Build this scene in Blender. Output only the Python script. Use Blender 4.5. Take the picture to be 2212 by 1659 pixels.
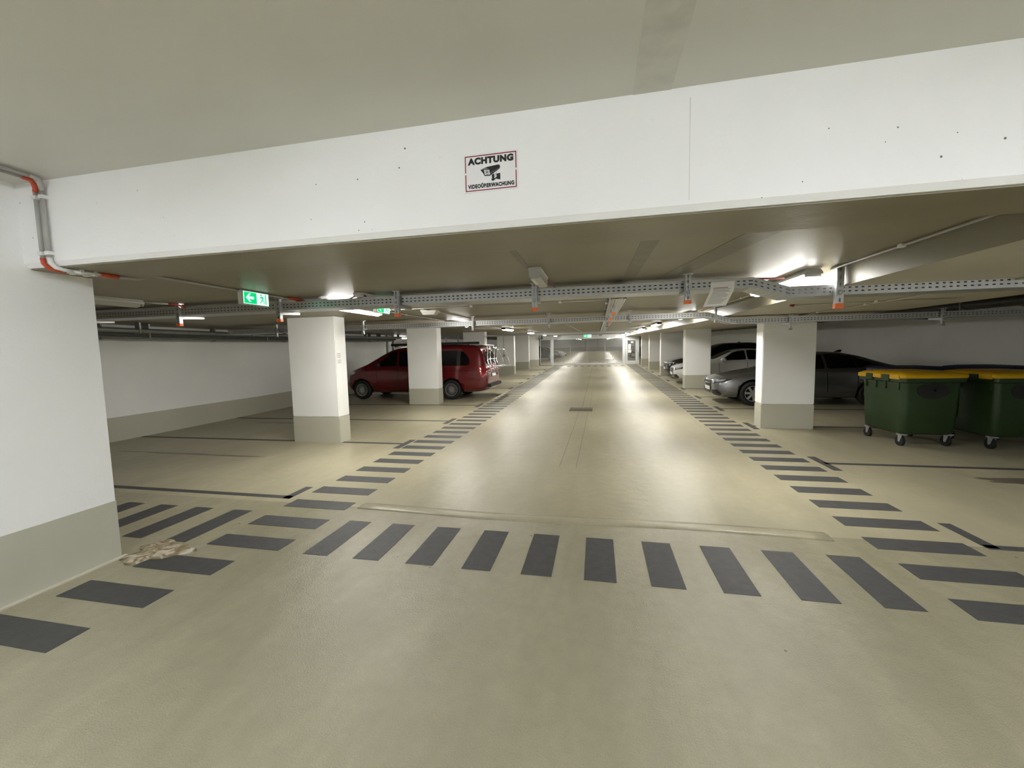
import bpy, bmesh, math, random
from mathutils import Vector, Matrix
from mathutils.bvhtree import BVHTree
random.seed(7)
for o in list(bpy.data.objects): bpy.data.objects.remove(o)
S = bpy.context.scene
C = S.collection
PI = math.pi

# ------------------------------------------------------------------ camera
FPX, YAW, PITCH, ROLL, CAMH = 876.1, .20776, .08169, -.021877, 1.7
cd = bpy.data.cameras.new('camera'); cam = bpy.data.objects.new('camera', cd); C.objects.link(cam)
cd.sensor_fit = 'HORIZONTAL'; cd.sensor_width = 36; cd.lens = FPX / 2212 * 36
cd.clip_start = .02; cd.clip_end = 300
_f = Vector((-math.sin(YAW) * math.cos(PITCH), math.cos(YAW) * math.cos(PITCH), -math.sin(PITCH)))
_r = Vector((math.cos(YAW), math.sin(YAW), 0)); _u = _r.cross(_f)
_R = _r * math.cos(ROLL) + _u * math.sin(ROLL); _U = _u * math.cos(ROLL) - _r * math.sin(ROLL)
cam.matrix_world = Matrix(((_R.x, _U.x, -_f.x, 0), (_R.y, _U.y, -_f.y, 0), (_R.z, _U.z, -_f.z, CAMH), (0, 0, 0, 1)))
S.camera = cam
# ------------------------------------------------------------------ world, exposure
w = bpy.data.worlds.new('world'); S.world = w; w.use_nodes = True
w.node_tree.nodes['Background'].inputs[0].default_value = (.5, .5, .48, 1)
w.node_tree.nodes['Background'].inputs[1].default_value = .02
S.view_settings.view_transform = 'Standard'; S.view_settings.look = 'None'
S.view_settings.exposure = 2.86; S.view_settings.gamma = 1.0; S.view_settings.use_curve_mapping = False
LAMP = 18.5          # strength of the aisle tubes
LAMP_NEAR = 13.7     # strength of the tubes over the entrance, behind the viewer
WARM = (1, .975, .915); COOL = (.955, 1, 1.075)

# ------------------------------------------------------------------ materials
MATS = {}
def mat(name, col, rough=.5, metal=0, vary=.08, scale=6, bump=0, bscale=80, spec=.5, coat=0, emit=None, est=0):
    if name in MATS: return MATS[name]
    m = bpy.data.materials.new(name); m.use_nodes = True; nt = m.node_tree; N = nt.nodes; L = nt.links
    p = N['Principled BSDF']
    tc = N.new('ShaderNodeTexCoord'); nz = N.new('ShaderNodeTexNoise'); nz.inputs['Scale'].default_value = scale; nz.inputs['Detail'].default_value = 6
    L.new(tc.outputs['Object'], nz.inputs['Vector'])
    rp = N.new('ShaderNodeValToRGB')
    rp.color_ramp.elements[0].position = .3; rp.color_ramp.elements[1].position = .7
    rp.color_ramp.elements[0].color = tuple(c * (1 - vary) for c in col) + (1,)
    rp.color_ramp.elements[1].color = tuple(min(1, c * (1 + vary)) for c in col) + (1,)
    L.new(nz.outputs['Fac'], rp.inputs['Fac']); L.new(rp.outputs['Color'], p.inputs['Base Color'])
    p.inputs['Roughness'].default_value = rough; p.inputs['Metallic'].default_value = metal
    p.inputs['Specular IOR Level'].default_value = spec
    p.inputs['Coat Weight'].default_value = coat; p.inputs['Coat Roughness'].default_value = .05
    if bump:
        nb = N.new('ShaderNodeTexNoise'); nb.inputs['Scale'].default_value = bscale; nb.inputs['Detail'].default_value = 3
        L.new(tc.outputs['Object'], nb.inputs['Vector'])
        b = N.new('ShaderNodeBump'); b.inputs['Strength'].default_value = bump; b.inputs['Distance'].default_value = .01
        L.new(nb.outputs['Fac'], b.inputs['Height']); L.new(b.outputs['Normal'], p.inputs['Normal'])
    if emit:
        p.inputs['Emission Color'].default_value = tuple(emit) + (1,); p.inputs['Emission Strength'].default_value = est
    MATS[name] = m
    return m

def node_mix(nt, fac, a, b):
    m = nt.nodes.new('ShaderNodeMix'); m.data_type = 'RGBA'
    nt.links.new(fac, m.inputs['Factor'])
    for v, k in ((a, 6), (b, 7)):
        if isinstance(v, tuple): m.inputs[k].default_value = v + (1,)
        else: nt.links.new(v, m.inputs[k])
    return m.outputs[2]

def floor_material(name='epoxy_floor', rough=.37, bump=.33, bsc=75, k=1.0):
    m = bpy.data.materials.new(name); m.use_nodes = True; nt = m.node_tree; N = nt.nodes; L = nt.links
    p = N['Principled BSDF']; tc = N.new('ShaderNodeTexCoord')
    def noise(sc, det=6, rough=.55, dist=0, stretch=None):
        n = N.new('ShaderNodeTexNoise'); n.inputs['Scale'].default_value = sc; n.inputs['Detail'].default_value = det
        n.inputs['Roughness'].default_value = rough; n.inputs['Distortion'].default_value = dist
        v = tc.outputs['Object']
        if stretch:
            mp = N.new('ShaderNodeMapping'); mp.inputs['Scale'].default_value = stretch; L.new(v, mp.inputs['Vector']); v = mp.outputs['Vector']
        L.new(v, n.inputs['Vector']); return n.outputs['Fac']
    def ramp(v, a, b):
        r = N.new('ShaderNodeMapRange'); r.inputs['From Min'].default_value = a; r.inputs['From Max'].default_value = b; r.clamp = True
        L.new(v, r.inputs['Value']); return r.outputs['Result']
    c = node_mix(nt, ramp(noise(.7, 7), .2, .8), (.385, .354, .240), (.515, .477, .332))
    c = node_mix(nt, ramp(noise(2.2, 5, .6, .6, (1, .28, 1)), .25, 1.0), c, (.27, .243, .163))      # drag marks across the lane
    c = node_mix(nt, ramp(noise(9, 8, .7), .2, 1.1), c, (.30, .272, .185))
    vo = N.new('ShaderNodeTexVoronoi'); vo.inputs['Scale'].default_value = 2.6; L.new(tc.outputs['Object'], vo.inputs['Vector'])
    sp = N.new('ShaderNodeMath'); sp.operation = 'LESS_THAN'; L.new(vo.outputs['Distance'], sp.inputs[0]); sp.inputs[1].default_value = .028
    c = node_mix(nt, sp.outputs[0], c, (.20, .175, .12))                                              # small dirt spots
    hs = N.new('ShaderNodeHueSaturation'); L.new(c, hs.inputs['Color'])
    gv = N.new('ShaderNodeMapRange'); gv.inputs['From Min'].default_value = .25; gv.inputs['From Max'].default_value = .75; gv.inputs['To Min'].default_value = .86 * k; gv.inputs['To Max'].default_value = 1.14 * k
    L.new(noise(170, 3, .7), gv.inputs['Value']); L.new(gv.outputs['Result'], hs.inputs['Value']); c = hs.outputs['Color']
    L.new(c, p.inputs['Base Color'])
    p.inputs['Roughness'].default_value = rough
    p.inputs['Specular IOR Level'].default_value = .42
    b1 = N.new('ShaderNodeBump'); b1.inputs['Strength'].default_value = bump; b1.inputs['Distance'].default_value = .006
    L.new(noise(bsc, 3, .6), b1.inputs['Height'])
    b2 = N.new('ShaderNodeBump'); b2.inputs['Strength'].default_value = .25; b2.inputs['Distance'].default_value = .02
    L.new(noise(7, 4), b2.inputs['Height']); L.new(b1.outputs['Normal'], b2.inputs['Normal'])
    L.new(b2.outputs['Normal'], p.inputs['Normal'])
    return m

def concrete_material(name, c0, c1, rough, pores=0, bump=.15, streak=False, spec=.5):
    m = bpy.data.materials.new(name); m.use_nodes = True; nt = m.node_tree; N = nt.nodes; L = nt.links
    p = N['Principled BSDF']; tc = N.new('ShaderNodeTexCoord')
    n = N.new('ShaderNodeTexNoise'); n.inputs['Scale'].default_value = .9; n.inputs['Detail'].default_value = 7
    mp = N.new('ShaderNodeMapping'); mp.inputs['Scale'].default_value = (.5, 1.6, 1) if streak else (1, 1, 1)
    L.new(tc.outputs['Object'], mp.inputs['Vector']); L.new(mp.outputs['Vector'], n.inputs['Vector'])
    r = N.new('ShaderNodeMapRange'); r.inputs['From Min'].default_value = .32; r.inputs['From Max'].default_value = .68; L.new(n.outputs['Fac'], r.inputs['Value'])
    c = node_mix(nt, r.outputs['Result'], c0, c1)
    if pores:
        v = N.new('ShaderNodeTexVoronoi'); v.inputs['Scale'].default_value = pores; L.new(tc.outputs['Object'], v.inputs['Vector'])
        n2 = N.new('ShaderNodeTexNoise'); n2.inputs['Scale'].default_value = 1.3; L.new(tc.outputs['Object'], n2.inputs['Vector'])
        th = N.new('ShaderNodeMapRange'); th.inputs['From Min'].default_value = .42; th.inputs['From Max'].default_value = .75
        th.inputs['To Min'].default_value = 0; th.inputs['To Max'].default_value = .085; L.new(n2.outputs['Fac'], th.inputs['Value'])
        lt = N.new('ShaderNodeMath'); lt.operation = 'LESS_THAN'; L.new(v.outputs['Distance'], lt.inputs[0]); L.new(th.outputs['Result'], lt.inputs[1])
        c = node_mix(nt, lt.outputs[0], c, (.16, .15, .12))
    L.new(c, p.inputs['Base Color'])
    p.inputs['Roughness'].default_value = rough; p.inputs['Specular IOR Level'].default_value = spec
    nb = N.new('ShaderNodeTexNoise'); nb.inputs['Scale'].default_value = 60; nb.inputs['Detail'].default_value = 4; L.new(tc.outputs['Object'], nb.inputs['Vector'])
    nb2 = N.new('ShaderNodeTexNoise'); nb2.inputs['Scale'].default_value = 3; nb2.inputs['Detail'].default_value = 3; L.new(tc.outputs['Object'], nb2.inputs['Vector'])
    b = N.new('ShaderNodeBump'); b.inputs['Strength'].default_value = bump; b.inputs['Distance'].default_value = .004; L.new(nb.outputs['Fac'], b.inputs['Height'])
    b2 = N.new('ShaderNodeBump'); b2.inputs['Strength'].default_value = bump; b2.inputs['Distance'].default_value = .02; L.new(nb2.outputs['Fac'], b2.inputs['Height'])
    L.new(b.outputs['Normal'], b2.inputs['Normal']); L.new(b2.outputs['Normal'], p.inputs['Normal'])
    return m

def stain_material():
    m = bpy.data.materials.new('mineral_stain'); m.use_nodes = True; nt = m.node_tree; N = nt.nodes; L = nt.links
    p = N['Principled BSDF']; tc = N.new('ShaderNodeTexCoord')
    n = N.new('ShaderNodeTexNoise'); n.inputs['Scale'].default_value = 9; n.inputs['Detail'].default_value = 8; n.inputs['Distortion'].default_value = 1.5
    L.new(tc.outputs['Object'], n.inputs['Vector'])
    r = N.new('ShaderNodeValToRGB'); e = r.color_ramp.elements
    e[0].position = .3; e[0].color = (.10, .075, .035, 1); e[1].position = .62; e[1].color = (.58, .52, .42, 1)
    x = e.new(.46); x.color = (.27, .215, .12, 1)
    L.new(n.outputs['Fac'], r.inputs['Fac']); L.new(r.outputs['Color'], p.inputs['Base Color']); p.inputs['Roughness'].default_value = .6
    b = N.new('ShaderNodeBump'); b.inputs['Strength'].default_value = .6; b.inputs['Distance'].default_value = .01; L.new(n.outputs['Fac'], b.inputs['Height']); L.new(b.outputs['Normal'], p.inputs['Normal'])
    return m

M_floor = floor_material()
M_floorn = floor_material('entrance_floor', .17, .55, 105, .90)
M_white = concrete_material('white_painted_concrete', (.84, .84, .82), (.89, .89, .87), .55, 0, .22)
M_beam = concrete_material('white_beam_paint', (.85, .85, .835), (.90, .90, .885), .5, 13, .25)
M_plinth = concrete_material('grey_plinth_paint', (.46, .452, .365), (.50, .490, .40), .5, 0, .15)
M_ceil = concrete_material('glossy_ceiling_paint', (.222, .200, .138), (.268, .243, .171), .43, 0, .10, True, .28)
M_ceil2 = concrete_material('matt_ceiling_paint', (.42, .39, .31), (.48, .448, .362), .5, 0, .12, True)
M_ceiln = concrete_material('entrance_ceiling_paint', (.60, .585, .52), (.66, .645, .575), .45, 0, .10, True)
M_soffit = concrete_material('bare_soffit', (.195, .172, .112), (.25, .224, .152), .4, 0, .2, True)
M_stain = stain_material()
M_mark = mat('dark_floor_paint', (.056, .055, .054), .6, 0, .14, 14, .25, 60)
M_galv = mat('galvanised_steel', (.54, .55, .56), .38, .75, .07, 18, .05, 40)
M_galvd = mat('weathered_steel', (.34, .35, .34), .45, .7, .1, 10)
M_pipe = mat('grey_plastic_conduit', (.40, .39, .36), .45, 0, .05)
M_pipew = mat('white_plastic_clip', (.75, .75, .72), .4, 0, .04)
M_orange = mat('orange_plastic_cap', (.90, .20, .05), .45, 0, .05)
M_flex = mat('orange_flexible_conduit', (.55, .075, .03), .5, 0, .12, 30)
M_cable = mat('dark_red_cable', (.20, .022, .012), .5, 0, .12, 30)
M_house = mat('white_plastic_housing', (.62, .62, .58), .45, 0, .04)
M_boxg = mat('light_grey_plastic', (.50, .49, .46), .5, 0, .05)
M_tube = mat('lit_diffuser_warm', (.9, .9, .85), .4, 0, .02, emit=WARM, est=LAMP)
M_tubec = mat('lit_diffuser_cool', (.9, .9, .88), .4, 0, .02, emit=COOL, est=LAMP_NEAR)
M_off = mat('unlit_diffuser', (.50, .49, .45), .35, 0, .04)
M_green = mat('exit_green', (.0, .30, .10), .4, 0, .03, emit=(.0, .55, .17), est=.17)
M_exitw = mat('exit_white', (.8, .9, .85), .4, 0, .03, emit=(.62, 1, .88), est=.16)
M_black = mat('black_plastic', (.008, .008, .008), .45, 0, .1)
M_ink = mat('black_ink', (.012, .012, .013), .6, 0, .05)
M_inkg = mat('grey_ink', (.22, .21, .215), .6, 0, .05)
M_red = mat('red_ink', (.24, .006, .03), .5, 0, .05)
M_signw = mat('white_sign_sheet', (.84, .83, .83), .35, 0, .02)
M_paper = mat('paper', (.86, .85, .84), .7, 0, .03)
M_textg = mat('printed_text', (.36, .355, .36), .7, 0, .05)
M_textr = mat('printed_red_text', (.45, .25, .25), .7, 0, .05)
M_rust = mat('cast_iron_grate', (.17, .145, .10), .6, .3, .2, 12)
M_gatem = mat('gate_steel', (.66, .68, .68), .4, .35, .05, 6)
M_gatemesh = mat('gate_mesh_steel', (.58, .58, .56), .4, .5, .06, 6)

# ------------------------------------------------------------------ helpers
def zf(y): return 0.0 if y < 7 else (.0175 * (y - 7) ** 2 / 8 if y < 11 else .0175 * (y - 9))
def zc(y): return 2.42 + zf(y)

class MB:
    def __init__(s): s.v = []; s.f = []
    def quad(s, *p):
        i = len(s.v); s.v += [Vector(q) for q in p]; s.f.append(tuple(range(i, i + len(p)))); return s
    def box(s, x0, x1, y0, y1, z0, z1, M=None):
        i = len(s.v)
        P = [Vector((x, y, z)) for z in (z0, z1) for y in (y0, y1) for x in (x0, x1)]
        if M: P = [M @ q for q in P]
        s.v += P
        s.f += [tuple(i + k for k in q) for q in ((0, 2, 3, 1), (4, 5, 7, 6), (0, 1, 5, 4), (2, 6, 7, 3), (0, 4, 6, 2), (1, 3, 7, 5))]
        return s
    def loft(s, rings, cap=True, closed=True):
        i = len(s.v); n = len(rings[0])
        for r in rings: s.v += [Vector(q) for q in r]
        for a in range(len(rings) - 1):
            for b in range(n if closed else n - 1):
                c = (b + 1) % n
                s.f.append((i + a * n + b, i + a * n + c, i + (a + 1) * n + c, i + (a + 1) * n + b))
        if cap:
            s.f.append(tuple(i + k for k in reversed(range(n)))); s.f.append(tuple(i + (len(rings) - 1) * n + k for k in range(n)))
        return s
    def tube(s, pts, r, n=10):
        pts = [Vector(p) for p in pts]; rings = []; prev = None
        for k, p in enumerate(pts):
            t = (pts[min(k + 1, len(pts) - 1)] - pts[max(k - 1, 0)]).normalized()
            if prev is None:
                a = Vector((0, 0, 1)) if abs(t.z) < .9 else Vector((1, 0, 0)); u = t.cross(a).normalized()
            else: u = (prev - t * prev.dot(t)).normalized()
            prev = u; v = t.cross(u)
            rr = r[k] if isinstance(r, (list, tuple)) else r
            rings.append([p + (u * math.cos(2 * PI * j / n) + v * math.sin(2 * PI * j / n)) * rr for j in range(n)])
        return s.loft(rings)
    def cyl(s, a, b, r, n=16): return s.tube([a, b], r, n)
    def prism(s, poly, d, M=None):      # poly: 3-D points of one cap, d: extrusion vector
        d = Vector(d); P = [Vector(q) for q in poly]; Q = [q + d for q in P]
        if M: P = [M @ q for q in P]; Q = [M @ q for q in Q]
        return s.loft([P, Q])
    def build(s, name, m, parent=None, world=True, smooth=False, bevel=0):
        me = bpy.data.meshes.new(name)
        off = parent.location if (parent is not None and world) else Vector((0, 0, 0))
        p = parent
        if world and parent is not None and parent.parent is not None: off = parent.location + parent.parent.location
        me.from_pydata([tuple(q - off) for q in s.v], [], s.f)
        bm = bmesh.new(); bm.from_mesh(me); bmesh.ops.recalc_face_normals(bm, faces=bm.faces)
        if bevel:
            bmesh.ops.remove_doubles(bm, verts=bm.verts, dist=1e-5)
            bmesh.ops.bevel(bm, geom=[e for e in bm.edges if len(e.link_faces) == 2 and e.calc_face_angle(0) > .5], offset=bevel, segments=2, affect='EDGES', clamp_overlap=True)
        bm.to_mesh(me); bm.free()
        me.materials.append(m)
        if smooth:
            for q in me.polygons: q.use_smooth = True
        o = bpy.data.objects.new(name, me); C.objects.link(o)
        if parent is not None: o.parent = parent
        return o

def tag(o, label=None, cat=None, group=None, kind=None):
    if label: o['label'] = label
    if cat: o['category'] = cat
    if group: o['group'] = group
    if kind: o['kind'] = kind
    return o
def thing(name, loc, label, cat, group=None, rz=0):
    o = bpy.data.objects.new(name, None); C.objects.link(o); o.location = loc; o.rotation_euler = (0, 0, rz); o.empty_display_size = .1
    return tag(o, label, cat, group)
def struct(o): o['kind'] = 'structure'; return o
def copy_tree(o, parent=None):
    c = o.copy(); C.objects.link(c); c.parent = parent
    for ch in list(o.children): copy_tree(ch, c)
    return c
def clone(o, loc, label, group=None, rz=None):
    c = copy_tree(o); c.location = loc; c['label'] = label
    if group: c['group'] = group
    if rz is not None: c.rotation_euler = (0, 0, rz)
    return c
def Yst(a, b, fine=.5):
    n = max(1, int(math.ceil((b - a) / fine))); return [a + (b - a) * k / n for k in range(n + 1)]
def slab(name, x0, x1, ys, zb, zt, m, parent=None):
    return MB().loft([[(x0, y, zb(y)), (x1, y, zb(y)), (x1, y, zt(y)), (x0, y, zt(y))] for y in ys]).build(name, m, parent)

# ------------------------------------------------------------------ the setting
YEND = 86.0
ys_f = [3.95, 7] + Yst(7, 14, .5)[1:] + Yst(14, YEND, 6)[1:]
ys_c = [2.62, 7] + Yst(7, 14, .5)[1:] + Yst(14, YEND, 6)[1:]
floor = struct(slab('floor', -13.2, 9.4, ys_f, lambda y: zf(y) - .25, zf, M_floor))
floorn = struct(slab('floor_entrance', -13.2, 9.4, [-5, 3.95], lambda y: -.25, lambda y: 0.0, M_floorn))
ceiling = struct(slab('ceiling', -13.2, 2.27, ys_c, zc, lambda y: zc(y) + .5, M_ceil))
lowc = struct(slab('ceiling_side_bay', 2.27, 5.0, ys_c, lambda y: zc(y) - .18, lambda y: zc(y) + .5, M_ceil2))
sf = slab('step_face', 2.262, 2.275, ys_c, lambda y: zc(y) - .1795, lambda y: zc(y) + .02, M_ceil, lowc)
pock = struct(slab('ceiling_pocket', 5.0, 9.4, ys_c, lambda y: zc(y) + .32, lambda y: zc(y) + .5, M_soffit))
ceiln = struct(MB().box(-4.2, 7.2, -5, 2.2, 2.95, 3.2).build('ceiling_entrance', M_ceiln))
# deep edge beam across the entrance, chamfered along its lower front edge
b = MB(); prof = [(2.2, 3.0), (2.2, 2.40), (2.222, 2.37), (2.62, 2.37), (2.62, 3.0)]
b.loft([[(x, y, z) for y, z in prof] for x in (-4.05, 9.4)])
beam = struct(b.build('beam', M_beam))
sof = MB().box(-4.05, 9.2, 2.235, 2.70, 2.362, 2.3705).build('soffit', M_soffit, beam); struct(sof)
def wall(name, x0, x1, y0, y1, z0=-.2, z1=3.2, m=None): return struct(MB().box(x0, x1, y0, y1, z0, z1).build(name, m or M_white))
wnl = wall('wall_near_left', -9.8, -4.03, -5, 2.6, -.2, 3.1)
wbk = wall('wall_back', -4.2, 7.2, -5.2, -5.0)
wnr = wall('wall_near_right', 7.0, 9.4, -5, 2.2)
wl = wall('wall_left', -10.0, -9.8, 2.3, 17.6)
wl2 = wall('wall_left_rear', -13.2, -13.0, 17.6, YEND, -.2, 4.6)
wr = wall('wall_right', 9.2, 9.4, 2.2, YEND, -.2, 4.6)
wf = wall('wall_far', -13.2, 9.4, YEND - .5, YEND, -.2, 5)
def skirt(name, x0, x1, y0, y1, h=.5):
    return struct(MB().loft([[(x0, y, zf(y) - .02), (x1, y, zf(y) - .02), (x1, y, zf(y) + h), (x0, y, zf(y) + h)] for y in Yst(y0, y1, 4)]).build(name, M_plinth))
skirt('baseboard_near_left', -4.1, -4.026, -5, 2.604)
skirt('baseboard_left', -9.85, -9.794, 2.6, 17.6)
skirt('baseboard_left_rear', -13.05, -12.994, 17.7, YEND - .5)
skirt('baseboard_right', 9.194, 9.25, 2.4, YEND - .5)
skirt('baseboard_far', -13, 9.2, YEND - .52, YEND - .4, .75)
skirt('baseboard_back', -4.05, 7, -5.05, -4.99)

# floor markings, each painted bar a piece of the floor
def mark(name, x0, x1, y0, y1, sk=0, m=None, h=.0025):
    b = MB(); n = 1 if y1 - y0 < 1 else 6
    yy = [y0 + (y1 - y0) * k / n for k in range(n + 1)]
    b.loft([[(x0 + sk * (y - y0), y, zf(y) - .004), (x1 + sk * (y - y0), y, zf(y) - .004), (x1 + sk * (y - y0), y, zf(y) + h), (x0 + sk * (y - y0), y, zf(y) + h)] for y in yy])
    return b.build(name, m or M_mark, floor)
rnd = random.uniform
k = 0
while 3.09 + .4525 * k < 33.2:            # right-hand walkway bars
    y1 = 3.09 + .4525 * k; mark('walkway_bar', 2.265, 3.005, y1 - .22, y1); k += 1
k = 0
while 4.06 + .4585 * k < 33.2:            # left-hand walkway bars
    y1 = 4.06 + .4585 * k; dx = .09 * min(1, k / 14); mark('walkway_bar', -3.485 + dx, -2.715 + dx * .8, y1 - .222, y1); k += 1
for x0, x1, y0, y1 in ((-3.49, -2.71, 3.36, 3.585), (-3.50, -2.74, 2.92, 3.13), (-3.74, -2.97, 2.485, 2.705), (-3.845, -3.05, 2.06, 2.27), (-3.99, -3.16, 1.62, 1.835)): mark('walkway_bar', x0, x1, y0, y1)
for k in range(10): mark('crossing_bar', -2.485 + .4765 * k, -2.25 + .4765 * k, 2.91, 3.60 )
for x in (-5.47, -4.99, -4.49, -3.975): mark('crossing_bar', x, x + .235, 2.92, 3.665)
for k in range(9): mark('crossing_bar', -2.25 + .5 * k, -2.0 + .5 * k, 31.35, 32.0)
mark('bay_line', -9.78, -3.60, 4.06, 4.145); mark('bay_line', -3.70, -3.60, 4.06, 4.47)
for i, y in enumerate((6.93, 9.33, 11.9, 14.4, 16.6, 18.9, 21, 23, 25.3, 28.1)):
    mark('bay_line', -9.78 if y < 17.5 else -9.6, -3.6, y - .045, y + .045); mark('bay_tick', -3.60, -3.48, y - .36, y + .34)
mark('bay_line', 3.13, 9.1, 3.91, 3.99); mark('bay_tick', 3.12, 3.22, 3.93, 4.42)
for i, y in enumerate((6.47, 9.3, 11.6, 13.92, 16.3, 19.6, 22.2, 24.83, 27.7, 30.19)):
    mark('bay_line', 3.17, 9.1, y - .045, y + .045); mark('bay_tick', 3.11, 3.22, y - .36, y + .36)
# thin joints sawn into the lane, the raised joint before the crossing
M_joint = mat('sawn_joint', (.27, .245, .185), .6, 0, .12)
for x in (-.55, -.31): mark('floor_joint', x, x + .012, 5.8, 10.95, .012, M_joint, .0008)
mark('floor_joint', -.43, -.41, 11.7, 30.5, .004, M_joint, .0008); mark('floor_joint', -.20, -.19, 11.7, 20, .002, M_joint, .0008)
b = MB()
b.loft([[(x, 3.86 + .03 * math.sin(x * 1.7), -.002), (x, 3.91 + .03 * math.sin(x * 1.7), .009), (x, 3.98 + .03 * math.sin(x * 1.7), .011), (x, 4.07 + .03 * math.sin(x * 1.7), -.002)] for x in [-2.6 + .2 * k for k in range(24)]])
b.build('raised_joint', M_floor, floor, smooth=True)
# lime crust where water seeps in at the foot of the wall
b = MB(); ring = []; n = 26
for k in range(n):
    a = 2 * PI * k / n; r = 1 + .22 * math.sin(3 * a + 1) + .12 * math.sin(7 * a) + rnd(-.08, .08)
    ring.append((-3.80 + .27 * r * math.cos(a), 2.74 + .20 * r * math.sin(a)))
b.loft([[(x, y, .001) for x, y in ring], [(-3.80 + (x + 3.80) * .82, 2.74 + (y - 2.74) * .82, .010) for x, y in ring], [(-3.80 + (x + 3.80) * .4, 2.74 + (y - 2.74) * .4, .007 + .004 * (i % 3)) for i, (x, y) in enumerate(ring)]])
b.build('lime_crust', M_stain, floor, smooth=True)
M_oil = mat('oil_stain', (.15, .125, .095), .35, 0, .25, 6)
def blot(cx, cy, rx, ry, seed, name='oil_stain', m=None):
    rr = random.Random(seed); b = MB(); n = 28; pts = []
    for k in range(n):
        a = 2 * PI * k / n; r = 1 + .25 * math.sin(2 * a + seed) + .15 * math.sin(5 * a + seed * 2) + rr.uniform(-.1, .1)
        pts.append((cx + rx * r * math.cos(a), cy + ry * r * math.sin(a)))
    b.loft([[(x, y, zf(y) - .002) for x, y in pts], [(x, y, zf(y) + .0012) for x, y in pts]]); b.build(name, m or M_oil, floor)
blot(-7.6, 8.75, .75, .10, 2); blot(-6.75, 8.35, .55, .10, 5); blot(-7.0, 5.75, 1.4, .05, 3); blot(5.0, 5.9, .45, .12, 4); blot(5.6, 5.55, .3, .1, 8)
# ceiling joints: dull bands where precast slabs meet
M_band = mat('ceiling_joint_filler', (.165, .150, .100), .45, 0, .12, 8)
def cband(x0, x1, y0, y1, sk=0, nm='joint_band'):
    b = MB(); yy = Yst(y0, y1, 1)
    b.loft([[(x0 + sk * (y - y0), y, zc(y) - .0025), (x1 + sk * (y - y0), y, zc(y) - .0025), (x1 + sk * (y - y0), y, zc(y) + .01), (x0 + sk * (y - y0), y, zc(y) + .01)] for y in yy]); b.build(nm, M_band, ceiling)
cband(.30, .42, 2.7, 12, -.02); cband(.98, 1.20, 2.7, 4.6, -.2); cband(-.62, -.57, 2.7, 3.6, 0)
b = MB().box(.18, .36, -1.0, 2.2, 2.9475, 2.951); b.build('joint_band', mat('entrance_joint', (.56, .545, .48), .5, 0, .10, 9), ceiln)
MB().box(.445, .4475, 2.1992, 2.201, 2.42, 2.9).build('crack', mat('hairline_crack', (.62, .615, .59), .6, 0, .1), beam)

MB().box(-4.03, -3.998, -5, 2.63, -.01, .012).build('cove_strip', mat('pale_cove', (.55, .52, .42), .5, 0, .08), floor)
# ------------------------------------------------------------------ pillars
def pillar(x0, x1, y0, y1, top, label, grp):
    zb = zf(y0); t = thing('pillar', ((x0 + x1) / 2, (y0 + y1) / 2, zb), label, 'pillar', grp)
    MB().box(x0, x1, y0, y1, zb + .5, top).build('shaft', M_white, t, bevel=.012)
    MB().box(x0 - .003, x1 + .003, y0 - .003, y1 + .003, zb - .08, zb + .5).build('plinth', M_plinth, t, bevel=.012)
    return t
LP = [(6.87, 7.20, -5.88, -4.85, 'nearest white square pillar on the left, notices on its side'),
      (12.03, 12.42, -5.93, -4.92, 'white pillar on the left standing in front of the red van'),
      (17.6, 18.0, -5.93, -4.92, 'white pillar behind the rear of the red van'),
      (24.2, 24.6, -5.98, -4.93, 'white pillar on the left with a thin grey conduit and switch'),
      (29.6, 30.0, -5.98, -4.93, 'white pillar on the left, second before the mesh gate'),
      (32.9, 33.25, -5.65, -4.68, 'white pillar on the left against the mesh gate, camera on top')]
RP = [(9.06, 9.42, 3.27, 4.22, 'nearest white pillar on the right beside the green bins'),
      (16.42, 16.85, 3.27, 4.17, 'white pillar on the right hiding half of the white car'),
      (22.4, 22.8, 3.27, 4.4, 'white pillar on the right behind the dark car bonnet'),
      (27.2, 27.6, 3.27, 4.17, 'white pillar on the right, second before the mesh gate'),
      (31.9, 32.3, 3.27, 4.17, 'white pillar on the right next to the gate door')]
for y0, y1, x0, x1, lb in LP: pillar(x0, x1, y0, y1, zc(y0) + .03, lb, 'pillars left of the lane')
for y0, y1, x0, x1, lb in RP: pillar(x0, x1, y0, y1, zc(y0) - .15, lb, 'pillars right of the lane')

# ------------------------------------------------------------------ luminaires
def luminaire(m_diff, label, L=1.42):
    t = thing('tube_luminaire', (0, 0, 0), label, 'ceiling light', 'tube luminaires')
    MB().loft([[(x, y, z) for x, z in ((-.06, 0), (.06, 0), (.085, -.03), (.085, -.052), (-.085, -.052), (-.085, -.03))] for y in (0, L)]).build('housing', M_house, t, False)
    sec = [(.066 * math.cos(a), -.045 - .048 * math.sin(a)) for a in [PI * k / 8 for k in range(9)]]
    MB().loft([[(x * s_, y, -.045 + (z + .045) * s_) for x, z in sec] for y, s_ in ((.015, .8), (.03, 1), (L - .03, 1), (L - .015, .8))]).build('diffuser', m_diff, t, False, True)
    for y in (0, L - .012): MB().box(-.07, .07, y, y + .012, -.075, -.005).build('end_cap', M_house, t, False)
    return t
lum = luminaire(M_tube, 'lit tube light nearest on the right, beside the stepped cable tray')
lum.location = (2.03, 4.47, zc(4.5))
RL = [(1.95, 9.0, 'lit tube light on the right, second in the row'), (1.93, 13.6, 'lit tube light on the right, third in the row'),
      (1.95, 18.2, 'lit tube light on the right, fourth in the row'), (1.95, 22.8, 'lit tube light on the right, fifth in the row'), (1.95, 27.4, 'lit tube light on the right, sixth in the row'), (1.95, 31.4, 'lit tube light on the right, closest to the gate')]
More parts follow.
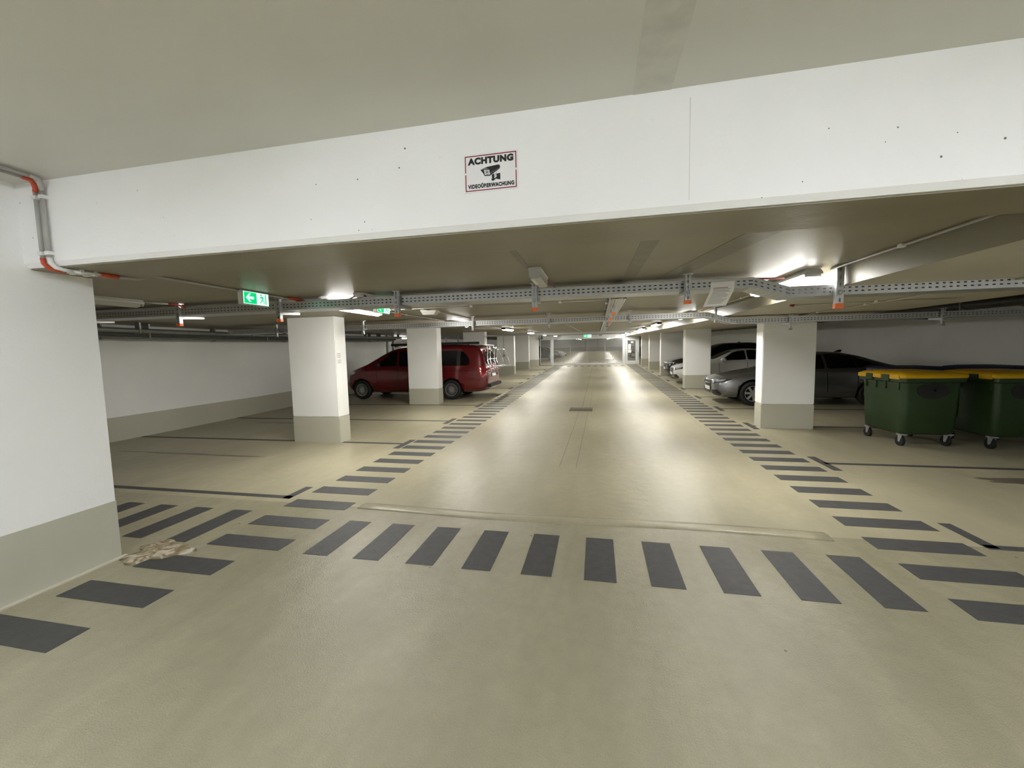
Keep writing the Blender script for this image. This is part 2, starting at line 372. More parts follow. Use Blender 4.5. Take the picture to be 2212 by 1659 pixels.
for x, y, lb in RL: clone(lum, (x, y, zc(y)), lb)
LL = [(-3.60, 4.88, 'lit tube light nearest on the left, above the first pillar'), (-3.38, 9.0, 'lit tube light on the left partly behind the second cable tray'),
      (-3.15, 13.7, 'lit tube light on the left, third in the row'), (-3.2, 19.2, 'lit tube light on the left, fourth in the row'),
      (-3.22, 24.5, 'lit tube light on the left, fifth in the row'), (-3.1, 30.4, 'lit tube light on the left, closest to the gate')]
for x, y, lb in LL: clone(lum, (x, y, zc(y)), lb)
for o in bpy.data.objects:      # follow the rising slab
    if o.type == 'EMPTY' and o.get('category') == 'ceiling light' and o.location.y > 8: o.rotation_euler.x = math.atan((zf(o.location.y + 1.4) - zf(o.location.y)) / 1.4)
clone(lum, (-10.9, 20.6, zc(20.6)), 'lit tube light in the side room behind the red van')
for k in range(6):
    y = 37 + 8 * k
    for x, q in ((-3.0, 'left'), (1.9, 'right')): clone(lum, (x, y, zc(y) - .01), 'lit tube light beyond the gate on the %s, number %s behind it' % (q, ('one', 'two', 'three', 'four', 'five', 'six')[k]))
lumn = luminaire(M_tubec, 'lit tube light over the entrance on the left'); lumn.location = (-2.4, -1.1, 2.95); lumn['group'] = 'entrance tube luminaires'
clone(lumn, (2.03, -1.1, 2.95), 'lit tube light over the entrance on the right')
for x, q in ((-3.0, 'left'), (2.03, 'right')): clone(lumn, (x, -4.2, 2.95), 'lit tube light at the back of the entrance on the %s' % q)
clone(lumn, (5.6, -2.0, 2.95), 'lit tube light over the far right of the entrance'); clone(lumn, (4.2, -.4, 2.95), 'added unseen tube light brightening the near left wall')  # second clone: extra unseen lamp added to brighten the near left wall
off = luminaire(M_off, 'unlit grey tube light beside the left wall edge'); off.location = (-5.55, 2.62, zc(3)); 
el = thing('emergency_light', (-2.76, 6.5, zc(6.5)), 'small unlit white box light above the second pillar', 'ceiling light')
MB().box(-2.90, -2.62, 6.42, 6.58, zc(6.5) - .035, zc(6.5)).build('housing', M_house, el, bevel=.005)
MB().loft([[(-2.89, y, zc(6.5) - .035), (-2.63, y, zc(6.5) - .035), (-2.66, y, zc(6.5) - .085), (-2.86, y, zc(6.5) - .085)] for y in (6.43, 6.57)]).build('diffuser', M_off, el)

# ------------------------------------------------------------------ perforated cable trays
def perforated(b, o, u, v, Lu, Lv, rows, pitch, slot_u, slot_v, t=.0016):
    """sheet spanned by u (length) and v (width) from o with rows of slots left open"""
    o, u, v = Vector(o), Vector(u).normalized(), Vector(v).normalized(); nrm = u.cross(v)
    n = max(1, int(Lu / pitch)); pitch = Lu / n
    vs = [0]
    for r in rows: vs += [r - slot_v / 2, r + slot_v / 2]
    vs.append(Lv)
    for side in (0, 1):
        d = nrm * (t * side)
        for j in range(len(vs) - 1):
            if j % 2 == 0: b.quad(o + v * vs[j] + d, o + u * Lu + v * vs[j] + d, o + u * Lu + v * vs[j + 1] + d, o + v * vs[j + 1] + d)
            else:
                for k in range(n):
                    a0 = k * pitch - (pitch - slot_u) / 2; a1 = a0 + (pitch - slot_u); a0 = max(a0, 0)
                    b.quad(o + u * a0 + v * vs[j] + d, o + u * a1 + v * vs[j] + d, o + u * a1 + v * vs[j + 1] + d, o + u * a0 + v * vs[j + 1] + d)
def tray_segment(parent, p0, p1, width, side, h=.10, pitch=.052):
    """p0,p1: front lower edge; width goes to the left of travel * side"""
    p0, p1 = Vector(p0), Vector(p1); u = (p1 - p0).normalized(); wv = Vector((-u.y, u.x, 0)) * side; L = (p1 - p0).length
    b = MB(); perforated(b, p0, u, (0, 0, 1), L, h, (.033, .067), pitch, .024, .010); b.quad(p0 + Vector((0, 0, h)), p1 + Vector((0, 0, h)), p1 + Vector((0, 0, h)) + wv * .012, p0 + Vector((0, 0, h)) + wv * .012)
    b.build('side_rail', M_galv, parent)
    b = MB(); perforated(b, p0 + wv * width, u, (0, 0, 1), L, h, (.033, .067), pitch, .024, .010); b.build('side_rail', M_galv, parent)
    b = MB(); perforated(b, p0, u, wv, L, width, [width * q for q in (.12, .31, .5, .69, .88)], pitch, .03, .012); b.build('tray_bottom', M_galv, parent)
def tray(name, pts, width, side, label, h=.10, pitch=.052):
    t = thing(name, pts[0], label, 'cable tray')
    for a, c in zip(pts[:-1], pts[1:]): tray_segment(t, a, c, width, side, h, pitch)
    return t
t1 = tray('cable_tray', [(-8.6, 4.45, 2.268), (1.50, 4.45, 2.268), (1.83, 4.45, 2.16), (4.95, 4.45, 2.16), (6.2, 5.2, 2.16)], .30, 1, 'perforated steel cable tray crossing the lane nearest the beam')
t2 = tray('cable_tray', [(-8.6, 8.14, 2.235), (2.0, 8.14, 2.235), (2.42, 8.14, 2.10), (8.0, 8.14, 2.10)], .28, 1, 'perforated steel cable tray crossing the lane further back')
t3 = thing('cable_tray', (.22, 5.0, 2.28), 'long cable tray running down the middle of the lane ceiling', 'cable tray')
ys3 = [5.0, 9.0, 15.0, 33.0]
for a, c in zip(ys3[:-1], ys3[1:]): tray_segment(t3, (.34, a, zc(a) - .14), (.34, c, zc(c) - .14), .18, 1, .06, .06)
t4 = tray('cable_tray', [(-8.6, 18.5, zc(18.5) - .2), (2.2, 18.5, zc(18.5) - .2)], .25, 1, 'distant cable tray across the lane by the third pillar', .08, .08)

M_cabk = mat('black_cable', (.012, .012, .012), .6, 0, .1)
def bundle(pts, label, rs=(.024, .02, .026, .018)):
    t = thing('cable_bundle', pts[0], label, 'cables')
    for k, r in enumerate(rs):
        MB().tube([(x, y + .05 + .06 * k, z + r + .004) for x, y, z in pts], r, 8).build('cable', M_cabk, t, smooth=True)
        MB().tube([(x, y + .05 + .055 * k, z + .052 + r) for x, y, z in pts], r * .8, 8).build('cable', M_cabk, t, smooth=True)
bundle([(-8.5, 4.45, 2.268), (-3, 4.45, 2.268), (1.50, 4.45, 2.268), (1.83, 4.45, 2.16), (4.9, 4.45, 2.16)], 'black cables lying in the cable tray nearest the beam')
bundle([(-8.5, 8.14, 2.235), (2.0, 8.14, 2.235), (2.42, 8.14, 2.10), (7.9, 8.14, 2.10)], 'black cables lying in the second cable tray')
# hanging posts with a cantilever arm
def hanger(label, H=.265, arm=.36, w=.052):
    t = thing('tray_hanger', (0, 0, 0), label, 'bracket', 'cable tray hangers')
    b = MB(); perforated(b, (-w / 2, 0, -H), (0, 0, 1), (1, 0, 0), H, w, (w / 2,), .052, .026, .013)
    for x in (-w / 2, w / 2): b.box(x - .0015, x + .0015, 0, .045, -H, 0)
    b.box(-w / 2, w / 2, .043, .046, -H, 0)  # back plate added to shut light out, so the slots look dark
    b.build('post', M_galv, t, False)
    b = MB().prism([(-.02, .02, -H + .06), (-.02, arm, -H + .085), (-.02, arm, -H + .108), (-.02, .02, -H + .108)], (.04, 0, 0)); b.build('arm', M_galv, t, False)
    b = MB().box(-.045, .045, -.006, .06, -.008, 0); b.build('head_plate', M_galv, t, False)
    MB().box(-w / 2 - .005, w / 2 + .005, -.005, .05, -H - .03, -H + .006).build('end_cap', M_orange, t, False, bevel=.003)
    b = MB().cyl((0, -.003, -H + .082), (0, .004, -H + .082), .019, 18); b.build('bolt_head', M_galvd, t, False)
    MB().cyl((0, -.011, -H + .082), (0, -.002, -H + .082), .010, 6).build('bolt', M_galv, t, False)
    return t
hg = hanger('orange-capped tray hanger in front of the sensor box'); hg.location = (-.66, 4.395, 2.42)
for x, y, lb in ((-7.05, 4.4, 'orange-capped tray hanger behind the left wall edge'), (-5.45, 4.42, 'orange-capped tray hanger with bright arm, left of the exit sign'), (-3.9, 4.42, 'orange-capped tray hanger above the nearest left pillar'),
                 (-2.27, 4.38, 'orange-capped tray hanger right of the nearest left tube light'), (.88, 4.33, 'orange-capped tray hanger left of the hanging notice'), ): clone(hg, (x, y, 2.42), lb)
c = clone(hg, (2.215, 4.375, 2.42), 'orange-capped tray hanger beside the nearest right tube light'); c.scale = (1.12, 1, 1.33)
hs = hanger('slim tray hanger', .26, .3, .034)
hs.location = (-2.5, 8.06, 2.42); hs['label'] = 'slim hanger of the second tray, above the second left pillar'; hs['group'] = 'slim tray hangers'
for x, y, lb in ((-7.2, 8.06, 'slim hanger of the second tray near the left wall'), (-5.0, 8.06, 'slim hanger of the second tray left of the first pillar'), (-.93, 8.02, 'slim hanger of the second tray left of the middle'), (.62, 8.06, 'slim hanger of the second tray right of the middle'), (2.12, 8.05, 'slim hanger of the second tray at its bend'),
                 ): clone(hs, (x, y, zc(y)), lb)
for o in [hs] + [q for q in bpy.data.objects if q.get('group') == 'slim tray hangers' and q.type == 'EMPTY']:
    for ch in o.children:
        if ch.name.startswith('end_cap') and ch.data.materials[0] is M_orange: ch.data = ch.data.copy(); ch.data.materials[0] = M_galvd
for x, lb in ((3.35, 'hanger above the nearest right pillar'), (5.6, 'hanger of the dark tray near the right wall')):
    c = clone(hs, (x, 8.07, 2.25), 'slim ' + lb)
for y, lb in ((5.94, 'first hanger of the middle tray, orange cap'), (6.9, 'second hanger of the middle tray, orange cap'), (7.9, 'third hanger of the middle tray, orange cap'), (9.6, 'fourth hanger of the middle tray'), (11.6, 'fifth hanger of the middle tray'), (13.6, 'sixth hanger of the middle tray'), (16.5, 'seventh hanger of the middle tray')):
    c = clone(hg, (.23, y, zc(y)), lb, 'middle tray hangers'); c.scale = (.9, .5, .82)
    if 'orange' not in lb:
        for ch in c.children:
            if ch.name.startswith('end_cap'): ch.data = ch.data.copy(); ch.data.materials[0] = M_galvd

# cables and conduits
def cable(name, pts, r, m, label, cat='cable', n=8): return tag(MB().tube(pts, r, n).build(name, m, None, smooth=True), label, cat)
cable('cable', [(-.6 + .2 * k, 4.52 + .02 * math.sin(k), 2.362 + .012 * math.sin(k * .9)) for k in range(13)], .009, M_cable, 'red cable lying in the tray behind the notice')
cable('cable', [(2.3 + .2 * k, 4.55 + .02 * math.sin(k), 2.217 + .006 * math.sin(k)) for k in range(12)], .010, M_cable, 'red cable on the tray right of the bend')
cable('cable', [(-.58, 4.43, 2.38), (-.54, 4.25, 2.39), (-.49, 4.14, 2.405), (-.47, 4.28, 2.40), (-.44, 4.44, 2.37)], .006, M_cable, 'short dark red cable looping from the sensor box')
cable('cable', [(-2.66, 4.38, 2.385), (-2.80, 4.42, 2.395), (-2.95, 4.5, 2.37), (-3.1, 4.6, 2.33)], .007, M_cable, 'red cable from the junction box to the tray')
cable('cable', [(-2.66, 4.40, 2.38), (-2.85, 4.48, 2.37), (-2.82, 4.55, 2.33)], .007, M_cable, 'second red cable below the junction box')
fl = thing('flexible_conduit', (-3.7, 4.4, 2.4), 'bundle of orange flexible conduit ends above the first pillar', 'conduit')
for k in range(3): MB().tube([(-3.74 + .03 * k, 4.38, 2.408), (-3.70 + .04 * k, 4.46, 2.40), (-3.62 + .05 * k, 4.55, 2.36 - .01 * k), (-3.60 + .05 * k, 4.6, 2.33)], .011, 8).build('flexible_tube', M_flex, fl, smooth=True)
def conduit(pts, label, r=.011, m=None):
    t = thing('conduit', pts[0], label, 'conduit'); MB().tube(pts, r, 10).build('pipe', m or M_pipe, t, smooth=True)
    for a, c in zip(pts[:-1], pts[1:]):
        a, c = Vector(a), Vector(c); n = int((c - a).length / 1.1)
        for k in range(n):
            q = a.lerp(c, (k + .5) / n); MB().box(q.x - .018, q.x + .018, q.y - .018, q.y + .018, q.z - .014, q.z + .014).build('clip', M_pipew, t)
    return t
conduit([(-3.72, 2.80, 2.405), (-3.74, 3.70, 2.405)], 'grey conduit on the ceiling leading to the exit sign')
conduit([(-3.74, 4.06, 2.405), (-3.72, 4.40, 2.405)], 'short grey conduit behind the exit sign')
conduit([(2.19, 2.66, 2.403), (2.17, 4.45, 2.403)], 'grey conduit on the ceiling leading to the right tube lights', .009)
for i, (a, c) in enumerate(((5.95, 8.95), (10.5, 13.55), (15.1, 18.15), (19.7, 22.75), (24.3, 27.35))): conduit([(2.12, a, zc(a) - .012), (2.08, c, zc(c) - .012)], 'grey conduit joining two right tube lights, gap %s from the beam' % ('first', 'second', 'third', 'fourth', 'fifth')[i])
for i, (a, c, x) in enumerate(((6.35, 8.95, -3.45), (10.5, 13.65, -3.25), (15.2, 19.15, -3.17), (20.7, 24.45, -3.2))): conduit([(x, a, zc(a) - .012), (x + .05, c, zc(c) - .012)], 'grey conduit joining two left tube lights, gap %s from the beam' % ('first', 'second', 'third', 'fourth')[i])
conduit([(-5.5, 4.05, 2.40), (-5.42, 4.36, 2.40)], 'grey conduit from the unlit tube light')
MB_ = MB().tube([(-5.43, 4.30, 2.40), (-5.40, 4.38, 2.40), (-5.34, 4.46, 2.36), (-5.32, 4.5, 2.33)], .012, 8); tag(MB_.build('flexible_conduit', M_flex, None, smooth=True), 'orange flexible conduit next to the bright tray hanger', 'conduit')
conduit([(-2.75, 6.2, zc(6) - .012), (-2.6, 12.5, zc(12.5) - .012)], 'thin grey conduit running down the left of the lane ceiling')
conduit([(-3.9, 6.0, zc(6) - .03), (.15, 6.0, zc(6) - .03)], 'thin pipe crossing the ceiling behind the first tray', .006, M_galvd)
conduit([(.15, 6.0, zc(6) - .02), (.05, 31, zc(31) - .02)], 'thin pipe running along the lane ceiling to the gate', .007, M_galvd)
conduit([(-.95, 9.2, zc(9.2) - .012), (-.80, 27, zc(27) - .012)], 'grey conduit running to the distant exit sign', .012)
conduit([(2.6, 6.2, 2.228), (4.4, 6.05, 2.228)], 'thin pipe on the low side-bay ceiling', .008)
tag(MB().tube([(2.56, 6.2, 2.238), (2.60, 6.2, 2.225)], .022, 10).build('pipe_end', M_cable, None), 'small red pipe end on the side-bay ceiling', 'pipe end')
conduit([(3.62, 3.4, 2.232), (3.62, 8.4, 2.232)], 'pale strip running along the side-bay ceiling', .012, M_ceil2)
# pair of conduits that drop over the beam on the left
for x, lb in ((-3.81, 'left'), (-3.745, 'right')):
    t = thing('conduit', (x, 2.19, 2.4), 'grey conduit dropping down the beam, the %s of two' % lb, 'conduit')
    e = .0 if lb == 'left' else .0
    MB().tube([(x + .06, -1.0, 2.93), (x + .06, 2.085, 2.93)], .0125, 10).build('pipe', M_pipe, t, smooth=True)
    MB().tube([(x + .06, 2.085, 2.93), (x + .055, 2.13, 2.928), (x + .03, 2.16, 2.915), (x + .01, 2.178, 2.89), (x, 2.18, 2.87)], .015 if lb == 'left' else .012, 10).build('bend', M_flex if lb == 'left' else M_pipe, t, smooth=True)
    MB().tube([(x, 2.18, 2.87), (x, 2.18, 2.42)], .0125, 10).build('pipe', M_pipe, t, smooth=True)
    MB().tube([(x, 2.18, 2.42), (x, 2.183, 2.385), (x + .005, 2.205, 2.357), (x + .01, 2.25, 2.348), (x + .02, 2.29, 2.347)], .0145, 10).build('bend', M_flex if lb == 'left' else M_pipew, t, smooth=True)
    MB().tube([(x + .02, 2.29, 2.347), (x + .05, 2.46, 2.347)], .012, 10).build('pipe', M_pipew, t, smooth=True)
    if lb == 'right':
        MB().tube([(x + .05, 2.44, 2.347), (x + .04, 2.56, 2.347)], .017, 10).build('bend', M_flex, t, smooth=True)
        MB().tube([(x + .04, 2.56, 2.347), (x + .03, 2.72, 2.36), (x + .026, 2.82, 2.404)], .012, 10).build('pipe', M_pipe, t, smooth=True)
    for z in (2.83, 2.45): MB().box(x - .02, x + .02, 2.165, 2.2, z - .012, z + .012).build('clip', M_pipew, t)
    for y in (2.33, 2.41): MB().box(x - .0, x + .05, y - .01, y + .01, 2.332, 2.37).build('clip', M_pipew, t)
    MB().box(x + .04, x + .08, 1.7, 1.72, 2.915, 2.95).build('clip', M_pipew, t)
# pipes along the side walls
def wallpipe(x, z, r, y0, y1, label, m, step=3.1):
    t = thing('service_pipe', (x, y0, zc(y0) + z), label, 'pipe')
    MB().tube([(x, y, zc(y) + z) for y in Yst(y0, y1, 1.5)], r, 12).build('pipe', m, t, smooth=True)
    y = y0 + 1
    while y < y1: MB().box(x - r - .012, x + r + .012, y, y + .03, zc(y) + z - r - .01, zc(y) + max(.0, z + r)).build('bracket', M_galvd, t); y += step
    return t
M_pd = mat('dark_insulated_pipe', (.10, .10, .095), .4, .2, .12, 8)
wallpipe(-9.25, -.20, .085, 2.7, 17.5, 'thick dark pipe along the top of the left wall, highest', M_pd)
wallpipe(-9.45, -.26, .06, 2.7, 17.5, 'steel pipe along the top of the left wall, next to the wall', M_galvd, 2.4)
wallpipe(-8.9, -.16, .045, 2.7, 17.5, 'thin steel pipe along the left wall, furthest out', M_galvd, 2.7)
wallpipe(8.2, .05, .12, 4.0, 33, 'thick dark pipe along the top of the right wall', M_pd)
wallpipe(8.75, .12, .09, 4.0, 33, 'dark pipe behind the thick one on the right wall', M_pd, 2.3)
wallpipe(7.6, .20, .07, 4.0, 33, 'thin steel pipe in the right ceiling pocket', M_galvd, 2.7)
for i, y in enumerate((7.2, 9.6, 11.6, 13.4)):
    t = thing('pipe_bracket', (8.5, y, zc(y) - .1), 'dark cantilever bracket under the right wall pipes, %s from the bins' % ('first', 'second', 'third', 'fourth')[i], 'bracket', 'right wall pipe brackets')
    MB().prism([(7.9, y, zc(y) - .09), (9.19, y, zc(y) - .09), (9.19, y, zc(y) - .20), (8.0, y, zc(y) - .115)], (0, .06, 0)).build('arm', M_black, t)

# ------------------------------------------------------------------ small ceiling devices
def exit_sign(loc, label, L=.36, H=.15, D=.065):
    t = thing('exit_sign', loc, label, 'exit sign', 'exit signs')       # face looks along +X, long side along Y
    MB().box(-D, 0, 0, L, -H, 0).build('housing', M_house, t, False, bevel=.006)
    MB().box(0, .004, .012, L - .012, -H + .008, -.012).build('light_panel', M_exitw, t, False)
    yd = L * .50
    MB().box(.004, .006, .017, yd, -H + .013, -.017).build('green_field', M_green, t, False)
    def poly(pts, nm, m, x=.006):
        MB().prism([(x, a, bz) for a, bz in pts], (.0015, 0, 0)).build(nm, m, t, False)
    cy, cz = .088, -H / 2
    poly([(cy - .05, cz), (cy - .005, cz + .045), (cy + .018, cz + .045), (cy - .012, cz + .014), (cy + .055, cz + .014), (cy + .055, cz - .014), (cy - .012, cz - .014), (cy + .018, cz - .045), (cy - .005, cz - .045)], 'arrow', M_exitw)
    # running figure
    ox, oz = .255, -H / 2
    fig = []
    n = 10
    poly([(ox - .012 + .0105 * math.cos(2 * PI * k / n), oz + .043 + .0105 * math.sin(2 * PI * k / n)) for k in range(n)], 'runner', M_green, .004)
    for pts in ([(-.012, .028), (.008, .030), (.012, -.005), (-.002, -.008)], [(-.012, .028), (-.034, .012), (-.030, .005), (-.010, .016)], [(.006, .030), (.030, .010), (.026, .003), (.006, .018)],
                [(-.002, -.006), (.012, -.006), (.030, -.024), (.030, -.046), (.022, -.046), (.021, -.028)], [(-.003, -.004), (.009, -.010), (-.006, -.032), (-.030, -.046), (-.034, -.039), (-.014, -.027)]):
        poly([(ox + a, oz + c_) for a, c_ in pts], 'runner', M_green, .004)
    poly([(.300, -H + .02), (.312, -H + .02), (.312, -.02), (.300, -.02)], 'door_bar', M_green, .004)
    return t
es = exit_sign((-3.69, 3.70, 2.412), 'green lit exit sign with left arrow and running figure, nearest')
clone(es, (-2.98, 5.18, 2.42), 'small green lit exit sign behind the first cable tray')
far_es = clone(es, (-.95, 29.5, zc(29.5) - .03), 'distant pale exit sign glowing before the gate header'); far_es.rotation_euler = (0, 0, -PI / 2); far_es.scale = (1.6, 1.6, 1.6)
sb = thing('sensor_box', (-.52, 3.82, 2.42), 'grey plastic box on the ceiling before the first tray', 'sensor box')
MB().box(-.585, -.475, 3.56, 4.10, 2.40, 2.42).build('base', M_boxg, sb)
MB().loft([[(x, y, z) for x, z in ((-.58, 2.40), (-.48, 2.40), (-.48, 2.335), (-.50, 2.325), (-.56, 2.325), (-.58, 2.345))] for y in (3.565, 4.095)]).build('cover', M_boxg, sb)
MB().box(-.57, -.54, 3.6, 3.9, 2.322, 2.326).build('label_strip', M_pipew, sb)
jb = thing('junction_box', (-2.72, 4.42, 2.42), 'pale junction box on the ceiling with red cables', 'junction box')
MB().box(-2.78, -2.68, 4.32, 4.62, 2.375, 2.42).build('box', M_house, jb, bevel=.006); MB().box(-2.785, -2.675, 4.315, 4.625, 2.400, 2.404).build('lid_seam', M_boxg, jb)
gc = thing('surveillance_camera', (-4.35, 32.6, zc(32.6)), 'small black surveillance camera on the last left pillar', 'camera')
MB().cyl((-4.35, 32.6, zc(32.6)), (-4.35, 32.6, zc(32.6) - .12), .03).build('mount', M_black, gc)
MB().tube([(-4.35, 32.75, zc(32.6) - .17), (-4.35, 32.45, zc(32.6) - .2)], .09, 14).build('body', M_black, gc); MB().cyl((-4.35, 32.449, zc(32.6) - .2), (-4.35, 32.43, zc(32.6) - .2), .05).build('lens', M_galvd, gc)
pc = thing('switch', (-5.50, 24.17, zf(24.2) + 1.1), 'light switch with conduit on the fourth left pillar', 'switch')
z24 = zf(24.2)
MB().tube([(-5.57, 24.185, zc(24.2) - .05), (-5.55, 24.185, z24 + 1.2)], .02, 8).build('conduit', M_pipe, pc); MB().box(-5.60, -5.47, 24.13, 24.197, z24 + 1.08, z24 + 1.22).build('switch_box', M_boxg, pc, bevel=.01)
MB().box(-5.58, -5.49, 24.122, 24.131, z24 + 1.10, z24 + 1.20).build('rocker', M_galvd, pc)

# notices
def text_obj(s, size, m, parent, loc, rot, offset=0, name='lettering', sx=1, align='CENTER'):
    cu = bpy.data.curves.new(name, 'FONT'); cu.body = s; cu.size = size; cu.align_x = align; cu.align_y = 'CENTER'; cu.extrude = .0006; cu.space_character = 1.13; cu.offset = offset
    tmp = bpy.data.objects.new('tmp', cu); C.objects.link(tmp); dg = bpy.context.evaluated_depsgraph_get()
    me = bpy.data.meshes.new_from_object(tmp.evaluated_get(dg)); bpy.data.objects.remove(tmp)
    me.materials.clear(); me.materials.append(m)
    o = bpy.data.objects.new(name, me); C.objects.link(o); o.parent = parent; o.location = loc; o.rotation_euler = rot; o.scale = (sx, 1, 1); return o, me
def fit_width(o, me, wd):
    xs = [v.co.x for v in me.vertices]; w0 = max(xs) - min(xs); cx = (max(xs) + min(xs)) / 2; o.scale.x = wd / w0; o.location.x -= cx * wd / w0
def fit_height(o, me, h):
    zs = [v.co.y for v in me.vertices]; o.scale.y = h / (max(zs) - min(zs))
sg = thing('warning_sign', (-.555, 2.2, 2.66), 'white video surveillance warning sign with red border on the beam', 'sign')
MB().box(-.15, .15, -.004, 0, -.10, .10).build('sheet', M_signw, sg, False)
def bar(x0, x1, z0, z1, m=M_red, nm='border', y=-.004, d=.0008): return MB().box(x0, x1, y - d, y, z0, z1).build(nm, m, sg, False)
bar(-.142, .142, .087, .092); bar(-.142, .142, -.092, -.087)
for x in (-.142, .137): bar(x, x + .005, .006, .0885); bar(x, x + .005, -.0885, -.004)
for x in (-.1395, .1395): MB().cyl((x, -.0055, .001), (x, -.004, .001), .0022, 8).build('screw', M_pipew, sg, False)
o, me = text_obj('ACHTUNG', .05, M_ink, sg, (0, -.0046, .061), (PI / 2, 0, 0), .0032); fit_width(o, me, .252); fit_height(o, me, .036)
o, me = text_obj('VIDEOÜBERWACHUNG', .03, M_ink, sg, (0, -.0046, -.069), (PI / 2, 0, 0), .0015); fit_width(o, me, .256); fit_height(o, me, .026)
def ic(pts, m=M_ink, y=-.004, nm='camera_icon'):
    MB().prism([(a / 1000, y, c_ / 1000) for a, c_ in pts], (0, -.0008, 0)).build(nm, m, sg, False)
ic([(-56, 16), (-20, 27), (40, 33), (50, 31), (53, 24), (51, 12), (4, -15), (-4, -20), (-34, -18), (-40, -6)])
ic([(-36, 12), (-7, 11), (-2, -14), (-32, -13)], M_signw, -.0048)
ic([(-52, 16), (-22, 23), (-12, 15), (-38, 14)], M_inkg, -.0048)
ic([(-19 + 11 * math.cos(2 * PI * k / 20), -1 + 11 * math.sin(2 * PI * k / 20)) for k in range(20)], M_ink, -.0056)
ic([(-19 + 8.5 * math.cos(2 * PI * k / 20), -1 + 8.5 * math.sin(2 * PI * k / 20)) for k in range(20)], M_signw, -.0064)
ic([(-19 + 4.5 * math.cos(2 * PI * k / 16), -1 + 4.5 * math.sin(2 * PI * k / 16)) for k in range(16)], M_ink, -.0072)
ic([(0, -8), (51, 14), (51, 16), (0, -5)], M_inkg, -.0048)
ic([(6, -16), (20, -10), (20, -36), (8, -38)]); ic([(4, -37), (24, -35), (22, -44), (14, -48), (5, -46)])
ic([(22, -36), (44, -20), (46, -26), (26, -42)]); ic([(32, -13), (53, -11), (53, -45), (33, -40), (33, -36), (46, -25), (44, -20), (32, -27)])
ic([(38, 2), (36, 0), (24, -18), (22, -30), (24, -30), (27, -18)], M_inkg)
# notice hanging from the tray, lifted by a draught
nt_ = thing('hanging_notice', (1.225, 4.41, 2.325), 'white paper notice hanging crooked from the cable tray', 'notice')
A = Vector((1.115, 4.44, 2.335)); U = Vector((.215, -.01, .004)); Dn = Vector((-.055, .165, -.195)); Dn = Dn * (.275 / Dn.length)
nn = U.cross(Dn).normalized() * .0008
def sheet(parent, A, U, Dn, u0, u1, v0, v1, m, nm, lift=0, bend=.004):
    rows = 1 if v1 - v0 < .1 else 10; R = []
    for k in range(rows + 1):
        v = v0 + (v1 - v0) * k / rows; q = A + (Vector((-.012, -.006, -.275)) * min(v, .32) + Dn * max(0, v - .32)) + nn.normalized() * (-lift + bend * math.sin(v * PI))
        R.append([q + U * u0, q + U * u1, q + U * u1 + nn, q + U * u0 + nn])
    return MB().loft(R).build(nm, m, parent)
sgn = 1 if nn.y < 0 else -1
sheet(nt_, A, U, Dn, 0, 1, 0, 1, M_paper, 'paper')
for k in range(13):
    v = .20 + .055 * k; u1 = .88 if k % 4 else .74
    sheet(nt_, A, U, Dn, .12, u1 - .04 * (k % 3), v, v + (.03 if k == 0 else .018), M_textr if k == 0 else M_textg, 'text_line', -.0012 * sgn if True else 0)
pn = thing('pillar_notice', (-4.84, 6.95, 1.6), 'two small faded notices on the side of the first left pillar', 'notice')
for z0, z1, n in ((1.63, 1.745, 4), (1.49, 1.62, 3)):
    MB().box(-4.8475, -4.8445, 6.885, 7.03, z0, z1).build('paper', M_paper, pn)
    for k in range(n): MB().box(-4.8446, -4.844, 6.90, 7.015 - .02 * (k % 2), z1 - .03 - k * .026, z1 - .02 - k * .026).build('text_line', M_textg, pn)
# floor drain
dr = thing('floor_drain', (-.44, 11.3, zf(11.3)), 'rusty rectangular floor drain in the middle of the lane', 'drain')
z = zf(11.3)
MB().box(-.74, -.14, 11.02, 11.58, z - .02, z + .002).build('pan', M_black, dr)
for x0, x1, y0, y1 in ((-.75, -.13, 11.0, 11.03), (-.75, -.13, 11.57, 11.6), (-.75, -.72, 11, 11.6), (-.16, -.13, 11, 11.6)): MB().box(x0, x1, y0, y1, z - .02, z + .008).build('frame', M_rust, dr)
for k in range(13): MB().box(-.715 + k * .0425, -.69 + k * .0425, 11.03, 11.57, z - .01, z + .006).build('bar', M_rust, dr)
lf = MB(); c0 = Vector((-.75, 1.64, .004))
lf.loft([[c0 + Vector((.004 * math.cos(a) - .010, .004 * math.sin(a), .003)) for a in (0, 1.6, 3.1, 4.7)], [c0 + Vector((-.002 + .007 * math.cos(a), .007 * math.sin(a), .006)) for a in (0, 1.6, 3.1, 4.7)], [c0 + Vector((.012 + .002 * math.cos(a), -.006 + .003 * math.sin(a), .002)) for a in (0, 1.6, 3.1, 4.7)]])
tag(lf.build('dry_leaf', mat('dry_leaf', (.36, .24, .12), .6, 0, .3, 90)), 'tiny dry brown leaf scrap lying on the floor in front', 'leaf')

